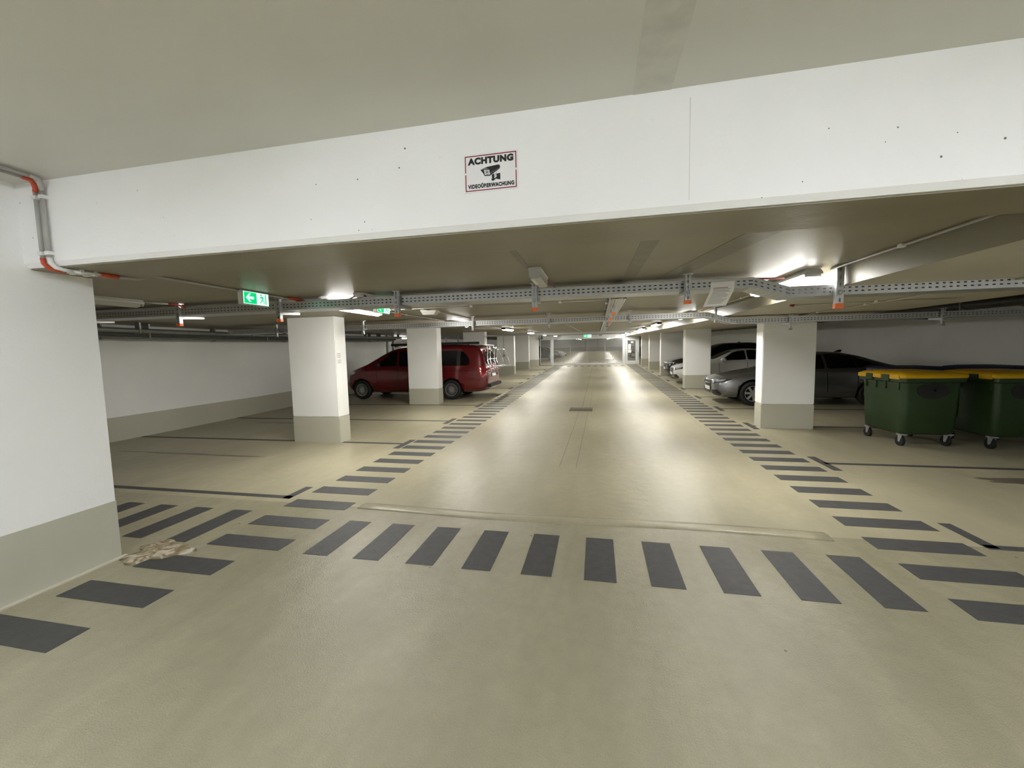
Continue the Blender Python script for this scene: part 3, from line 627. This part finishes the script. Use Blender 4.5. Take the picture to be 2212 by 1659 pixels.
# ------------------------------------------------------------------ mesh gate across the lane
GY = 33.6; gz = zf(GY); gx0, gx1 = -3.52, 2.0
def diamond(parent, x0, x1, y, z0, z1, sp, wd, m, nm='mesh'):
    b = MB(); H = z1 - z0; k = -int(H / sp) - 1
    while x0 + k * sp < x1 + H:
        for s_ in (1, -1):
            xa = x0 + k * sp; za, zb = z0, z1; a, c_ = (xa, xa + H) if s_ > 0 else (xa + 0, xa - H)
            ta = 0; tb = 1
            for lim, sg_ in ((x0, 1), (x1, -1)):
                fa, fc = sg_ * (a - lim), sg_ * (c_ - lim)
                if fa < 0 and fc < 0: ta = 2; break
                if fa < 0: ta = max(ta, fa / (fa - fc))
                if fc < 0: tb = min(tb, fa / (fa - fc))
            if ta < tb:
                p = (a + (c_ - a) * ta, za + H * ta); q = (a + (c_ - a) * tb, za + H * tb)
                d = wd * .7; yy = y + (.006 if s_ > 0 else 0)
                b.loft([[(p[0] - d, yy, p[1]), (p[0] + d, yy, p[1]), (p[0] + d, yy + .005, p[1]), (p[0] - d, yy + .005, p[1])], [(q[0] - d, yy, q[1]), (q[0] + d, yy, q[1]), (q[0] + d, yy + .005, q[1]), (q[0] - d, yy + .005, q[1])]])
        k += 1
    o = b.build(nm, m, parent); o['kind'] = 'stuff'; return o
g = thing('mesh_gate', ((gx0 + gx1) / 2, GY, gz), 'wide steel mesh garage gate closing the lane', 'gate')
MB().box(gx0, gx1, GY - .05, GY + .05, gz + .02, gz + .14).build('bottom_rail', M_gatem, g)
MB().box(gx0, gx1, GY - .03, GY + .03, gz + 2.10, gz + 2.18).build('top_rail', M_gatem, g)
for x in (gx0, gx0 + 1.38, gx0 + 2.76, gx0 + 4.14, gx1): MB().box(x - .014, x + .014, GY + .012, GY + .03, gz + .1, gz + 2.12).build('stile', M_gatem, g)
diamond(g, gx0, gx1, GY - .01, gz + .14, gz + 2.10, .115, .0095, M_gatemesh)
gh = thing('gate_header', (-.8, GY, gz + 2.2), 'long pale steel header above the mesh gate', 'header'); MB().box(-4.66, 3.27, GY - .12, GY + .12, gz + 2.18, zc(GY) + .02).build('panel', M_gatem, gh); MB().box(-4.66, 3.27, GY - .14, GY - .12, gz + 2.18, gz + 2.24).build('lip', M_gatem, gh)
for x, lb in ((gx0 - .10, 'left'), (gx1 + .10, 'right')):
    t = thing('gate_post', (x, GY, gz), 'steel post at the %s end of the mesh gate' % lb, 'post'); MB().box(x - .085, x + .085, GY - .10, GY + .08, gz, gz + 2.18).build('post', M_gatem, t, bevel=.01); MB().box(x - .09, x + .09, GY - .12, GY + .1, gz, gz + .02).build('foot_plate', M_gatem, t)
fp = thing('wire_fence', (-4.15, GY, gz), 'fixed mesh panel left of the gate', 'fence panel')
for x in (-4.64, -3.775): MB().box(x, x + .06, GY - .03, GY + .03, gz, gz + 2.15).build('frame', M_gatem, fp)
for z in (.04, 2.1): MB().box(-4.64, -3.715, GY - .03, GY + .03, gz + z, gz + z + .07).build('frame', M_gatem, fp)
diamond(fp, -4.58, -3.775, GY, gz + .11, gz + 2.1, .115, .0095, M_gatemesh)
gd = thing('gate_door', (2.7, GY, gz), 'steel pedestrian door with mesh window right of the gate', 'door')
for x0, x1 in ((2.2, 2.38), (2.98, 3.27)): MB().box(x0, x1, GY - .04, GY + .04, gz + .02, gz + 2.15).build('stile', M_gatem, gd)
for z0, z1 in ((.02, .28), (1.88, 2.15)): MB().box(2.38, 2.98, GY - .04, GY + .04, gz + z0, gz + z1).build('rail', M_gatem, gd)
diamond(gd, 2.38, 2.98, GY, gz + .28, gz + 1.88, .115, .0095, M_gatemesh)
MB().box(3.01, 3.05, GY - .1, GY - .04, gz + 1.02, gz + 1.08).build('handle', M_black, gd); MB().box(3.16, 3.21, GY - .06, GY - .04, gz + .35, gz + .95).build('kick_plate', M_galvd, gd)
MB().box(2.42, 2.63, GY - .02, GY - .012, gz + 1.18, gz + 1.60).build('notice', M_paper, gd); MB().box(2.40, 2.66, GY - .02, GY - .012, gz + .92, gz + 1.14).build('notice', M_signw, gd)
MB().box(2.62, 2.85, GY - .02, GY - .012, gz + 1.68, gz + 1.82).build('notice', M_signw, gd)
# side room partition behind the van
sp_ = thing('wire_fence', (-11.4, 17.8, zf(17.8)), 'steel mesh partition with posts behind the red van', 'fence panel')
for x in (-9.78, -11.4, -12.98): MB().box(x - .05, x + .05, 17.75, 17.85, zf(17.8), zc(17.8)).build('post', M_galvd, sp_)
for z in (.1, 2.2): MB().box(-13, -9.8, 17.77, 17.83, zf(17.8) + z, zf(17.8) + z + .05).build('rail', M_galvd, sp_)
diamond(sp_, -13, -9.8, 17.8, zf(17.8) + .1, zf(17.8) + 2.2, .1, .006, M_gatemesh)
cg = thing('wire_fence', (-9.8, 25, zf(25)), 'row of mesh storage cages along the far left side', 'fence panel')
for k in range(7):
    y = 18.4 + k * 2.4; MB().box(-9.85, -9.75, y - .04, y + .04, zf(y), zc(y)).build('post', M_galvd, cg)
M_cage = mat('cage_sheet', (.44, .43, .40), .5, .3, .06, 5)
for k in range(6):
    y = 18.46 + k * 2.4; MB().box(-9.82, -9.79, y, y + 2.28, zf(y + 1) + .08, zf(y + 1) + 2.1).build('cage_panel', M_cage, cg)
# crates and panels seen beyond the gate
for x0, x1, y0, lb in ((-2.3, -.4, 84, 'pale door panel in the far wall, left one'), (.2, 4.2, 84, 'pale wide panel in the far wall, right one')):
    t = thing('wall_panel', ((x0 + x1) / 2, 85.4, zf(85)), lb, 'panel'); MB().box(x0, x1, 85.40, 85.47, zf(85) + .75, zf(85) + 2.35).build('sheet', M_white, t); MB().box(x0 - .1, x0, 85.3, 85.47, zf(85), zf(85) + 2.5).build('jamb', M_galvd, t)

# ------------------------------------------------------------------ wheeled refuse containers
M_bing = mat('dark_green_plastic', (.015, .036, .008), .42, 0, .12, 5, .1, 60)
M_biny = mat('yellow_plastic', (.62, .36, .006), .4, 0, .06)
M_binb = mat('dark_blue_plastic', (.022, .03, .075), .45, 0, .08)
M_rubber = mat('black_rubber', (.009, .009, .009), .7, 0, .1)
def refuse_bin(label, m_lid, m_tab):
    # local: x width .86 (short side faces -y), y depth 1.0
    t = thing('refuse_container', (0, 0, 0), label, 'bin', 'wheeled refuse containers')
    def ring(hx, hy, z, r, cy=0):
        P = []
        for sx, sy, a0 in ((1, 1, 0), (-1, 1, PI / 2), (-1, -1, PI), (1, -1, 3 * PI / 2)):
            for k in range(5):
                a = a0 + PI / 2 * k / 4; P.append((sx * (hx - r) + r * math.cos(a), cy + sy * (hy - r) + r * math.sin(a), z))
        return P
    MB().loft([ring(.36, .42, .20, .07), ring(.385, .45, .24, .08), ring(.40, .468, .6, .08), ring(.415, .485, 1.02, .08), ring(.42, .49, 1.06, .08)]).build('body', M_bing, t, False, True)
    MB().loft([ring(.425, .495, 1.05, .06), ring(.455, .525, 1.06, .06), ring(.455, .525, 1.12, .06), ring(.44, .51, 1.125, .06)]).build('rim', M_bing, t, False)
    MB().loft([ring(.465, .53, 1.12, .06), ring(.47, .535, 1.165, .06), ring(.43, .49, 1.20, .1), ring(.30, .36, 1.225, .1)]).build('lid', m_lid, t, False, True)
    for y in (-.36, .02, .38): MB().box(-.482, -.455, y - (.10 if abs(y) > .1 else .09), y + (.10 if abs(y) > .1 else .09), 1.105, 1.175).build('lid_tab', m_tab, t, False, bevel=.004)
    for y in (-.17, .2): MB().box(-.478, -.45, y - .075, y + .085, 1.07, 1.172).build('hinge_block', M_bing, t, False, bevel=.004)
    for y in (-.38, -.1, .12, .36): MB().box(-.43, -.408, y - .015, y + .015, .93, 1.05).build('rib', M_bing, t, False)
    n = 20
    MB().prism([(.23 * math.cos(2 * PI * k / n) * (1.0), -.492, .93 + .14 * math.sin(2 * PI * k / n) * (1 if math.sin(2 * PI * k / n) < 0 else .75)) for k in range(n)], (0, .04, 0)).build('trunnion_recess', M_black, t, False)
    MB().cyl((.02, -.54, .93), (.02, -.46, .93), .022, 12).build('trunnion', M_black, t, False)
    MB().box(.395, .43, -.45, -.36, .5, .95).build('corner_rib', M_bing, t, False)
    for sx in (-1, 1):
        for sy in (-1, 1):
            x, y = sx * .33, sy * .37
            f = MB(); f.box(x - .05, x + .05, y - .05, y + .05, .185, .205)
            for dx in (-.026, .024): f.prism([(x + dx, y - .045, .19), (x + dx, y + .045, .19), (x + dx, y + .04, .07), (x + dx, y + .005, .07)], (.004, 0, 0))
            fk = f.build('castor_fork', M_galv, t, False)
            w_ = MB(); w_.cyl((x - .02, y + .025, .085), (x + .02, y + .025, .085), .085, 18); w_.build('castor_wheel', M_rubber, fk, False)
    return t
bn = refuse_bin('green refuse container with yellow lid, fully visible next to the pillar', M_biny, M_biny)
bn.location = (5.20, 8.13, 0); bn.rotation_euler = (0, 0, .06)
clone(bn, (6.36, 8.02, 0), 'green refuse container with yellow lid cut by the right image edge', rz=.02)
bb = refuse_bin('green refuse container with dark blue lid behind the first yellow one', M_binb, M_binb); bb.location = (6.0, 9.35, .01)
clone(bb, (7.25, 9.35, .01), 'green refuse container with dark blue lid further right at the wall')

# ------------------------------------------------------------------ cars
M_glass = mat('tinted_car_glass', (.003, .003, .0035), .06, 0, .05, spec=.4)
M_chrome = mat('bright_trim', (.8, .8, .8), .15, 1, .03)
M_lens = mat('clear_lamp_lens', (.55, .57, .60), .08, .4, .08, 25, coat=1)
M_tail = mat('red_lamp_lens', (.30, .006, .008), .12, 0, .1, coat=1)
M_rim = mat('alloy_rim', (.55, .55, .55), .3, .8, .05)
M_plate = mat('number_plate', (.75, .75, .72), .4, 0, .03)
M_seam = mat('panel_gap', (.004, .004, .004), .9, 0, .05, spec=.05)
M_well = mat('wheel_well', (.012, .012, .012), .8, 0, .05)
def rounded(pts, r=.05, n=4):
    out = []; N_ = len(pts)
    for i in range(N_):
        p, a, c_ = Vector(pts[i]), Vector(pts[i - 1]), Vector(pts[(i + 1) % N_])
        da, dc = (a - p), (c_ - p); ra = min(r, da.length * .45); rc = min(r, dc.length * .45)
        s_, e = p + da.normalized() * ra, p + dc.normalized() * rc
        for k in range(n + 1):
            t = k / n; out.append(tuple((1 - t) ** 2 * s_ + 2 * t * (1 - t) * p + t * t * e))
    return out
def car_body(st, paint, wheels, R, parent, W):
    rings = []
    for x, zb, zl, zt, hw, wt in st:
        h = [(0, zb), (.78 * hw, zb), (.95 * hw, zb + .10), (1.0 * hw, zb + .42 * (zl - zb)), (.99 * hw, zb + .75 * (zl - zb)), (.965 * hw, zl - .02), (.94 * hw, zl + .02)]
        top = [(.94 * hw + (wt - .94 * hw) * .55, zl + (zt - zl) * .55), (wt, zt - .05 * min(1, (zt - zl) / .3)), (wt * .86, zt - .005), (wt * .45, zt + .012), (0, zt + .018)]
        half = h + top
        rings.append([(x, y, z) for y, z in half] + [(x, -y, z) for y, z in reversed(half[1:-1])])
    b = MB().loft(rings); o = b.build('body', paint, parent, False, True)
    sm = o.modifiers.new('s', 'SUBSURF'); sm.levels = 2; sm.render_levels = 2
    cutters = []
    for wx in wheels:
        for sy in (-1, 1):
            cb = MB().cyl((wx, sy * (W / 2 - .30), R + .01), (wx, sy * (W / 2 + .2), R + .01), R + .055, 40); co = cb.build('cut', M_well); co.matrix_world = parent.matrix_world; cutters.append(co)
            md = o.modifiers.new('b', 'BOOLEAN'); md.operation = 'DIFFERENCE'; md.object = co; md.solver = 'EXACT'
    sv = parent.matrix_world.copy(); loc, rot = parent.location.copy(), parent.rotation_euler.copy()
    bpy.context.view_layer.update(); dg = bpy.context.evaluated_depsgraph_get()
    me = bpy.data.meshes.new_from_object(o.evaluated_get(dg)); me.name = 'body'
    for co in cutters: bpy.data.objects.remove(co)
    o.modifiers.clear(); o.data = me; me.materials.clear(); me.materials.append(paint); me.materials.append(M_well)
    for q in me.polygons:
        q.use_smooth = True; c_ = q.center; q.material_index = 0
        for wx in wheels:
            d = math.hypot(c_.x - wx, c_.z - R - .01)
            if d < R + .06 and (abs(c_.y) < W / 2 - .25 and abs(c_.y) > .2 and abs(q.normal.y) > .9 or abs(d - R - .055) < .006 and abs(q.normal.y) < .3): q.material_index = 1; q.use_smooth = False
    bm = bmesh.new(); bm.from_mesh(me); bv = BVHTree.FromBMesh(bm); bm.free()
    return o, bv
def patch(bv, poly, axis, sgn, off, name, m, parent, cell=.07, smooth=True):
    """poly drawn in the side (x,z) or end (y,z) view, laid on to the body"""
    bm = bmesh.new(); vs = [bm.verts.new((a, 0, c_)) for a, c_ in poly]; bm.faces.new(vs)
    lo = [min(p[i] for p in poly) for i in (0, 1)]; hi = [max(p[i] for p in poly) for i in (0, 1)]
    for i, nrm in ((0, (1, 0, 0)), (1, (0, 0, 1))):
        v = lo[i] + cell
        while v < hi[i] - .01:
            bmesh.ops.bisect_plane(bm, geom=bm.verts[:] + bm.edges[:] + bm.faces[:], plane_co=(v, 0, 0) if i == 0 else (0, 0, v), plane_no=nrm); v += cell
    bmesh.ops.triangulate(bm, faces=bm.faces)
    for v in bm.verts:
        a, z = v.co.x, v.co.z
        if axis == 'side': org, d = Vector((a, sgn * 4, z)), Vector((0, -sgn, 0))
        elif axis == 'end': org, d = Vector((sgn * 6, a, z)), Vector((-sgn, 0, 0))
        hit, nr, _, _ = bv.ray_cast(org, d)
        if hit is None:
            hit, nr, _, _ = bv.find_nearest(Vector((a, sgn * .8, z)) if axis == 'side' else Vector((sgn * 2.4, a, z)))
        if nr.dot(d) > 0: nr = -nr
        v.co = hit + (nr * .5 - d * .5) * off
    bmesh.ops.recalc_face_normals(bm, faces=bm.faces)
    me = bpy.data.meshes.new(name); bm.to_mesh(me); bm.free(); me.materials.append(m)
    for q in me.polygons: q.use_smooth = smooth
    o = bpy.data.objects.new(name, me); C.objects.link(o); o.parent = parent; return o
def line_poly(pts, wd):
    L_, R_ = [], []
    for k, p in enumerate(pts):
        a, c_ = Vector(pts[max(k - 1, 0)]), Vector(pts[min(k + 1, len(pts) - 1)]); t = (c_ - a).normalized(); n = Vector((-t.y, t.x)) * wd / 2; p = Vector(p)
        L_.append(tuple(p + n)); R_.append(tuple(p - n))
    return L_ + R_[::-1]
def wheel(parent, x, y, R, sgn, spokes, m_rim, wd=.215):
    t = MB(); prof = [(R * .66, -wd / 2 + .01), (R * .93, -wd / 2), (R, -wd / 2 + .03), (R, wd / 2 - .03), (R * .93, wd / 2), (R * .66, wd / 2 - .01)]
    n = 36; t.loft([[(x + r * math.cos(2 * PI * k / n), y + q, R + r * math.sin(2 * PI * k / n)) for r, q in prof] for k in range(n + 1)], cap=False)
    ty = t.build('wheel', M_rubber, parent, False, True)
    b = MB(); f = sgn * (wd / 2 - .018)
    b.cyl((x, y + f - sgn * .09, R), (x, y + f - sgn * .07, R), R * .67, 32); b.build('brake_disc', M_well, ty, False)
    b = MB(); n = 32
    for r0, r1 in ((R * .60, R * .68),):
        b.loft([[(x + r * math.cos(2 * PI * k / n), y + q, R + r * math.sin(2 * PI * k / n)) for r, q in ((r0, f - sgn * .02), (r1, f - sgn * .03), (r1, f + sgn * .006), (r0, f))] for k in range(n + 1)], cap=False)
    b.cyl((x, y + f - sgn * .05, R), (x, y + f + sgn * .002, R), R * .16, 16)
    for k in range(spokes):
        a = 2 * PI * k / spokes + .1; Mx = Matrix.Translation((x, y + f, R)) @ Matrix.Rotation(-a, 4, 'Y')
        hw = R * .024 if spokes > 12 else R * .085
        b.box(R * .1, R * .63, -.012 if sgn > 0 else -.006, .006 if sgn > 0 else .012, -hw, hw, Mx)
    b.build('rim', m_rim, ty, False)
def build_car(spec, paint, label, name='car', L=None):
    st, W, R, wheels = spec['st'], spec['W'], spec['R'], spec['wheels']
    t = thing(name, (0, 0, 0), label, 'car' if name == 'car' else 'van')
    bpy.context.view_layer.update()
    body, bv = car_body(st, paint, wheels, R, t, W)
    for wx in wheels:
        for s_ in (-1, 1): wheel(t, wx, s_ * (W / 2 - .135), R, s_, spec['spokes'], spec.get('rim', M_rim))
    for s_ in (-1, 1):
        for poly, r in spec['side_windows']: patch(bv, rounded(poly, r), 'side', s_, .008, 'side_window', M_glass, t)
        for pts in spec['seams']: patch(bv, line_poly(pts, .012), 'side', s_, .004, 'panel_gap', M_seam, t, .12)
        for pts in spec.get('handles', []): patch(bv, rounded(pts, .01), 'side', s_, .02, 'door_handle', paint, t, .1)
        for pts, m in spec.get('side_lamps', []): patch(bv, rounded(pts, .03), 'side', s_, .010, 'lamp', m, t, .05)
    for poly, r in spec['front_glass']: patch(bv, rounded(poly, r), 'end', 1, .010, 'windscreen', M_glass, t, .08)
    for poly, r in spec['rear_glass']: patch(bv, rounded(poly, r), 'end', -1, .010, 'rear_window', M_glass, t, .08)
    for poly, r, m, nm, off in spec['front']: patch(bv, rounded(poly, r), 'end', 1, off, nm, m, t, .05)
    for poly, r, m, nm, off in spec['rear']: patch(bv, rounded(poly, r), 'end', -1, off, nm, m, t, .05)
    mx, mz = spec['mirror']
    for s_ in (-1, 1):
        y = s_ * (W / 2 + .06); b = MB()
        rg = []
        for q, sc in ((-.10, .6), (-.06, .95), (.0, 1), (.05, .8), (.09, .35)):
            rg.append([(mx + q, y + s_ * .10 * sc * math.cos(a), mz + .075 * sc * math.sin(a)) for a in [2 * PI * k / 12 for k in range(12)]])
        b.loft(rg); b.cyl((mx, s_ * (W / 2 - .12), mz - .05), (mx, y, mz - .03), .025, 8); b.build('mirror', spec.get('mirror_m', paint), t, False, True)
    return t, bv
def mir(pts): return [(-a, c_) for a, c_ in reversed(pts)]
def both(*e): return [x for q in e for x in (q, (mir(q[0]),) + q[1:])]

sedan = dict(W=1.83, R=.325, wheels=(1.43, -1.38), spokes=7,
    st=[(2.36, .34, .56, .62, .50, .42), (2.30, .24, .62, .70, .70, .60), (2.14, .19, .67, .77, .83, .72), (1.85, .17, .72, .84, .89, .77), (1.4, .17, .79, .91, .91, .77), (.95, .17, .86, .985, .915, .75), (.72, .17, .90, 1.07, .915, .72), (.15, .17, .92, 1.36, .915, .62), (-.3, .17, .93, 1.425, .915, .58), (-.85, .17, .94, 1.41, .915, .57), (-1.4, .17, .945, 1.25, .91, .60), (-1.85, .19, .95, 1.07, .895, .68), (-2.2, .24, .93, 1.03, .86, .70), (-2.33, .30, .85, .97, .78, .64), (-2.36, .36, .75, .85, .66, .54)],
    side_windows=[([(.62, .965), (-.28, .985), (-.28, 1.35), (-.05, 1.33), (.18, 1.27)], .05), ([(-.34, .985), (-1.12, 1.0), (-1.42, 1.10), (-1.0, 1.30), (-.6, 1.36), (-.34, 1.36)], .06)],
    seams=[[(.72, .92), (.70, .5), (.66, .25)], [(-.31, .96), (-.33, .5), (-.35, .25)], [(-1.0, .98), (-1.02, .62)]],
    handles=[[(-.22, .80), (-.02, .80), (-.02, .83), (-.22, .83)], [(-1.0, .83), (-.82, .83), (-.82, .86), (-1.0, .86)]],
    side_lamps=[],
    front_glass=[([(-.62, 1.02), (.62, 1.02), (.50, 1.33), (-.50, 1.33)], .06)], rear_glass=[([(-.55, 1.08), (.55, 1.08), (.45, 1.32), (-.45, 1.32)], .06)],
    front=[([(-.30, .68), (.30, .68), (.27, .40), (.22, .30), (-.22, .30), (-.27, .40)], .06, M_black, 'grille', .008), ([(-.26, .38), (.26, .38), (.26, .49), (-.26, .49)], .01, M_plate, 'number_plate', .022),
           ([(-.285, .672), (.285, .672), (.283, .655), (-.283, .655)], .005, M_chrome, 'grille_trim', .014), ([(-.24, .59), (.24, .59), (.24, .57), (-.24, .57)], .005, M_chrome, 'grille_bar', .014)]
        + both(([(.36, .655), (.60, .70), (.82, .735), (.80, .64), (.56, .585), (.38, .58)], .03, M_black, 'headlight', .008), ([(.42, .64), (.56, .665), (.55, .61), (.43, .60)], .025, M_lens, 'headlight_lens', .014), ([(.62, .68), (.78, .715), (.76, .655), (.62, .63)], .025, M_lens, 'headlight_lens', .014),
                ([(.36, .40), (.70, .42), (.74, .30), (.60, .24), (.36, .25)], .03, M_black, 'air_intake', .008)),
    rear=both(([(.45, .86), (.78, .88), (.80, .74), (.45, .74)], .03, M_tail, 'tail_light', .010)) + [([(-.26, .60), (.26, .60), (.26, .71), (-.26, .71)], .01, M_plate, 'number_plate', .012)],
    mirror=(.58, 1.0))
suv = dict(sedan); suv['W'] = 1.88; suv['R'] = .36; suv['spokes'] = 5
suv['st'] = [(x, zb + .06, zl * 1.13, zt * (1.13 if x > .5 else 1.15) + (.14 if -2.1 < x < -1.2 else 0) + (.25 if -1.9 < x < -1.3 else 0) * (.6 if x < -1.6 else .3), hw * 1.03, wt * 1.03) for x, zb, zl, zt, hw, wt in sedan['st']]
def zs(pl, k=1.14): return [(a, c_ * k) for a, c_ in pl]
suv['side_windows'] = [(zs(p), r) for p, r in sedan['side_windows']]; suv['front_glass'] = [(zs(p), r) for p, r in sedan['front_glass']]; suv['rear_glass'] = [(zs(p), r) for p, r in sedan['rear_glass']]
suv['seams'] = [zs(p) for p in sedan['seams']]; suv['handles'] = [zs(p) for p in sedan['handles']]
suv['front'] = [(zs(q[0], 1.13),) + q[1:] for q in sedan['front']]; suv['rear'] = [(zs(q[0], 1.1),) + q[1:] for q in sedan['rear']]; suv['mirror'] = (.58, 1.14)
P_silver = mat('silver_grey_paint', (.20, .205, .215), .34, .85, .04, 40, coat=1)
P_white = mat('white_car_paint', (.62, .62, .60), .3, 0, .03, coat=1)
P_dark = mat('black_car_paint', (.010, .008, .008), .22, .2, .05, coat=1)
P_red = mat('deep_red_paint', (.13, .0025, .006), .25, .25, .05, 30, coat=1)
def antenna(t, x, z):
    MB().loft([[(x + .09 - .14 * k, sy * (.02 - .012 * k), z + .065 * k) for sy in (-1, 1)] + [(x - .10 - .02 * k, sy * (.02 - .012 * k), z + .065 * k) for sy in (1, -1)] for k in (0, 1)]).build('antenna_fin', M_black, t, False)
cs, bv = build_car(sedan, P_silver, 'silver grey saloon car parked behind the nearest right pillar'); antenna(cs, -.95, 1.40)
cs.location = (5.58, 12.95, zf(12.9)); cs.rotation_euler = (0, 0, PI)
cw, bv = build_car(sedan, P_white, 'white car parked between the two right pillars'); cw.location = (5.50, 18.5, zf(18.5)); cw.rotation_euler = (0, 0, PI)
ck, bv = build_car(suv, P_dark, 'black estate car parked behind the white one'); antenna(ck, -.9, 1.62); ck.location = (5.62, 21.1, zf(21.1)); ck.rotation_euler = (0, 0, PI)
cf = copy_tree(ck); cf.location = (-6.2, 44, zf(44)); cf.rotation_euler = (0, 0, 0); cf['label'] = 'dark car seen through the gate mesh on the left'
cf2 = copy_tree(cs); cf2.location = (5.2, 46, zf(46)); cf2['label'] = 'car seen through the gate mesh on the right'
cf3 = copy_tree(cw); cf3.location = (-6.0, 50.0, zf(50)); cf3.rotation_euler = (0, 0, 0); cf3['label'] = 'pale car seen through the gate mesh, further back on the left'

van = dict(W=1.93, R=.335, wheels=(2.0, -1.38), spokes=20,
    st=[(2.66, .42, .60, .68, .60, .50), (2.60, .30, .76, .90, .82, .72), (2.42, .23, .90, 1.05, .915, .80), (2.05, .20, 1.0, 1.17, .95, .82), (1.72, .20, 1.06, 1.30, .96, .82), (1.05, .20, 1.10, 1.67, .965, .78), (.72, .20, 1.11, 1.79, .965, .77), (.2, .20, 1.12, 1.855, .965, .765), (-1.0, .20, 1.13, 1.87, .965, .765), (-2.0, .21, 1.13, 1.865, .96, .765), (-2.33, .23, 1.13, 1.83, .945, .755), (-2.46, .26, 1.08, 1.66, .93, .745), (-2.56, .30, .98, 1.22, .915, .74), (-2.64, .34, .75, .86, .88, .74), (-2.66, .42, .6, .68, .80, .66)],
    side_windows=[([(1.45, 1.16), (.62, 1.16), (.62, 1.66), (.86, 1.64)], .06), ([(.54, 1.15), (-.92, 1.15), (-.92, 1.66), (.54, 1.68)], .06), ([(-.98, 1.15), (-2.06, 1.16), (-2.02, 1.40), (-1.86, 1.60), (-1.66, 1.66), (-.98, 1.66)], .10)],
    seams=[[(1.42, 1.1), (1.36, .6), (1.30, .28)], [(.58, 1.12), (.57, .6), (.55, .25)], [(-.95, 1.12), (-.96, .75), (-1.0, .70)], [(.5, .98), (-2.2, .98)]],
    handles=[[(.64, .95), (.84, .95), (.84, .99), (.64, .99)], [(.28, .95), (.48, .95), (.48, .99), (.28, .99)]],
    side_lamps=[([(-2.36, 1.12), (-2.52, 1.12), (-2.60, .78), (-2.46, .74), (-2.36, .90)], M_tail), ([(2.30, 1.0), (2.46, .95), (2.58, .84), (2.40, .86), (2.24, .94)], M_lens)],
    front_glass=[([(-.72, 1.30), (.72, 1.30), (.62, 1.74), (-.62, 1.74)], .08)], rear_glass=[([(-.66, 1.18), (.66, 1.18), (.60, 1.66), (-.60, 1.66)], .08)],
    front=[([(-.4, .78), (.4, .78), (.36, .60), (-.36, .60)], .05, M_black, 'grille', .010), ([(-.26, .42), (.26, .42), (.26, .53), (-.26, .53)], .01, M_plate, 'number_plate', .02)] + both(([(.5, .86), (.78, .92), (.76, .80), (.5, .76)], .03, M_lens, 'headlight', .01)),
    rear=[([(-.32, .88), (.32, .88), (.32, .74), (-.32, .74)], .02, M_black, 'plate_recess', .008), ([(-.26, .865), (.26, .865), (.26, .755), (-.26, .755)], .01, M_plate, 'number_plate', .014), ([(-.82, .50), (.82, .50), (.82, .46), (-.82, .46)], .01, M_chrome, 'bumper_trim', .012), ([(-.60, .96), (.60, .96), (.60, .94), (-.60, .94)], .006, M_chrome, 'tailgate_trim', .012)],
    mirror=(1.28, 1.22), mirror_m=M_black)
vn, bv = build_car(van, P_red, 'dark red van with bicycle rack parked nose to the left wall', 'van')
vn.location = (-6.25, 13.98, zf(13.9)); vn.rotation_euler = (0, 0, PI)
# roof awning and spoiler (near side is local +y)
MB().box(-2.36, .9, .60, .74, 1.865, 1.95).build('awning_box', M_black, vn, False, bevel=.015)
for x in (-2.0, -.6, .7): MB().box(x, x + .05, .55, .75, 1.83, 1.87).build('awning_bracket', M_black, vn, False)
MB().loft([[(-2.25, y, 1.85), (-2.25, y, 1.872), (-2.50, y, 1.845), (-2.52, y, 1.825)] for y in (-.70, .70)]).build('roof_spoiler', mat('spoiler_silver', (.6, .6, .6), .25, .5, .04), vn, False)
MB().box(-2.74, -2.60, -.78, .78, .40, .52).build('rear_step', M_black, vn, False, bevel=.02)
rack = MB().tube([(-2.63, -.64, 1.70), (-2.63, .64, 1.70)], .016, 10).build('bicycle_rack', M_chrome, vn, False, True)
for y in (.62, .30, -.30, -.62): MB().tube([(-2.53, y, 1.82), (-2.62, y, 1.72), (-2.60, y, 1.30), (-2.68, y, 1.05), (-2.72, y, .98), (-2.68, y, .92)], .018, 10).build('upright', M_chrome, rack, False, True)
for z, x in ((1.35, -2.62), (1.02, -2.70)): MB().tube([(x, -.64, z), (x, .64, z)], .015, 8).build('cross_bar', M_chrome, rack, False, True)
for y in (.45, -.45): MB().tube([(-2.68, y, 1.05), (-3.10, y, 1.12), (-3.16, y, 1.14), (-2.98, y, 1.66), (-2.66, y, 1.72)], .014, 8).build('carrier_arm', M_chrome, rack, False, True)
for x in (-2.86, -3.06): MB().box(x - .05, x + .05, -.72, .72, 1.09, 1.115).build('wheel_channel', M_galv, rack, False)
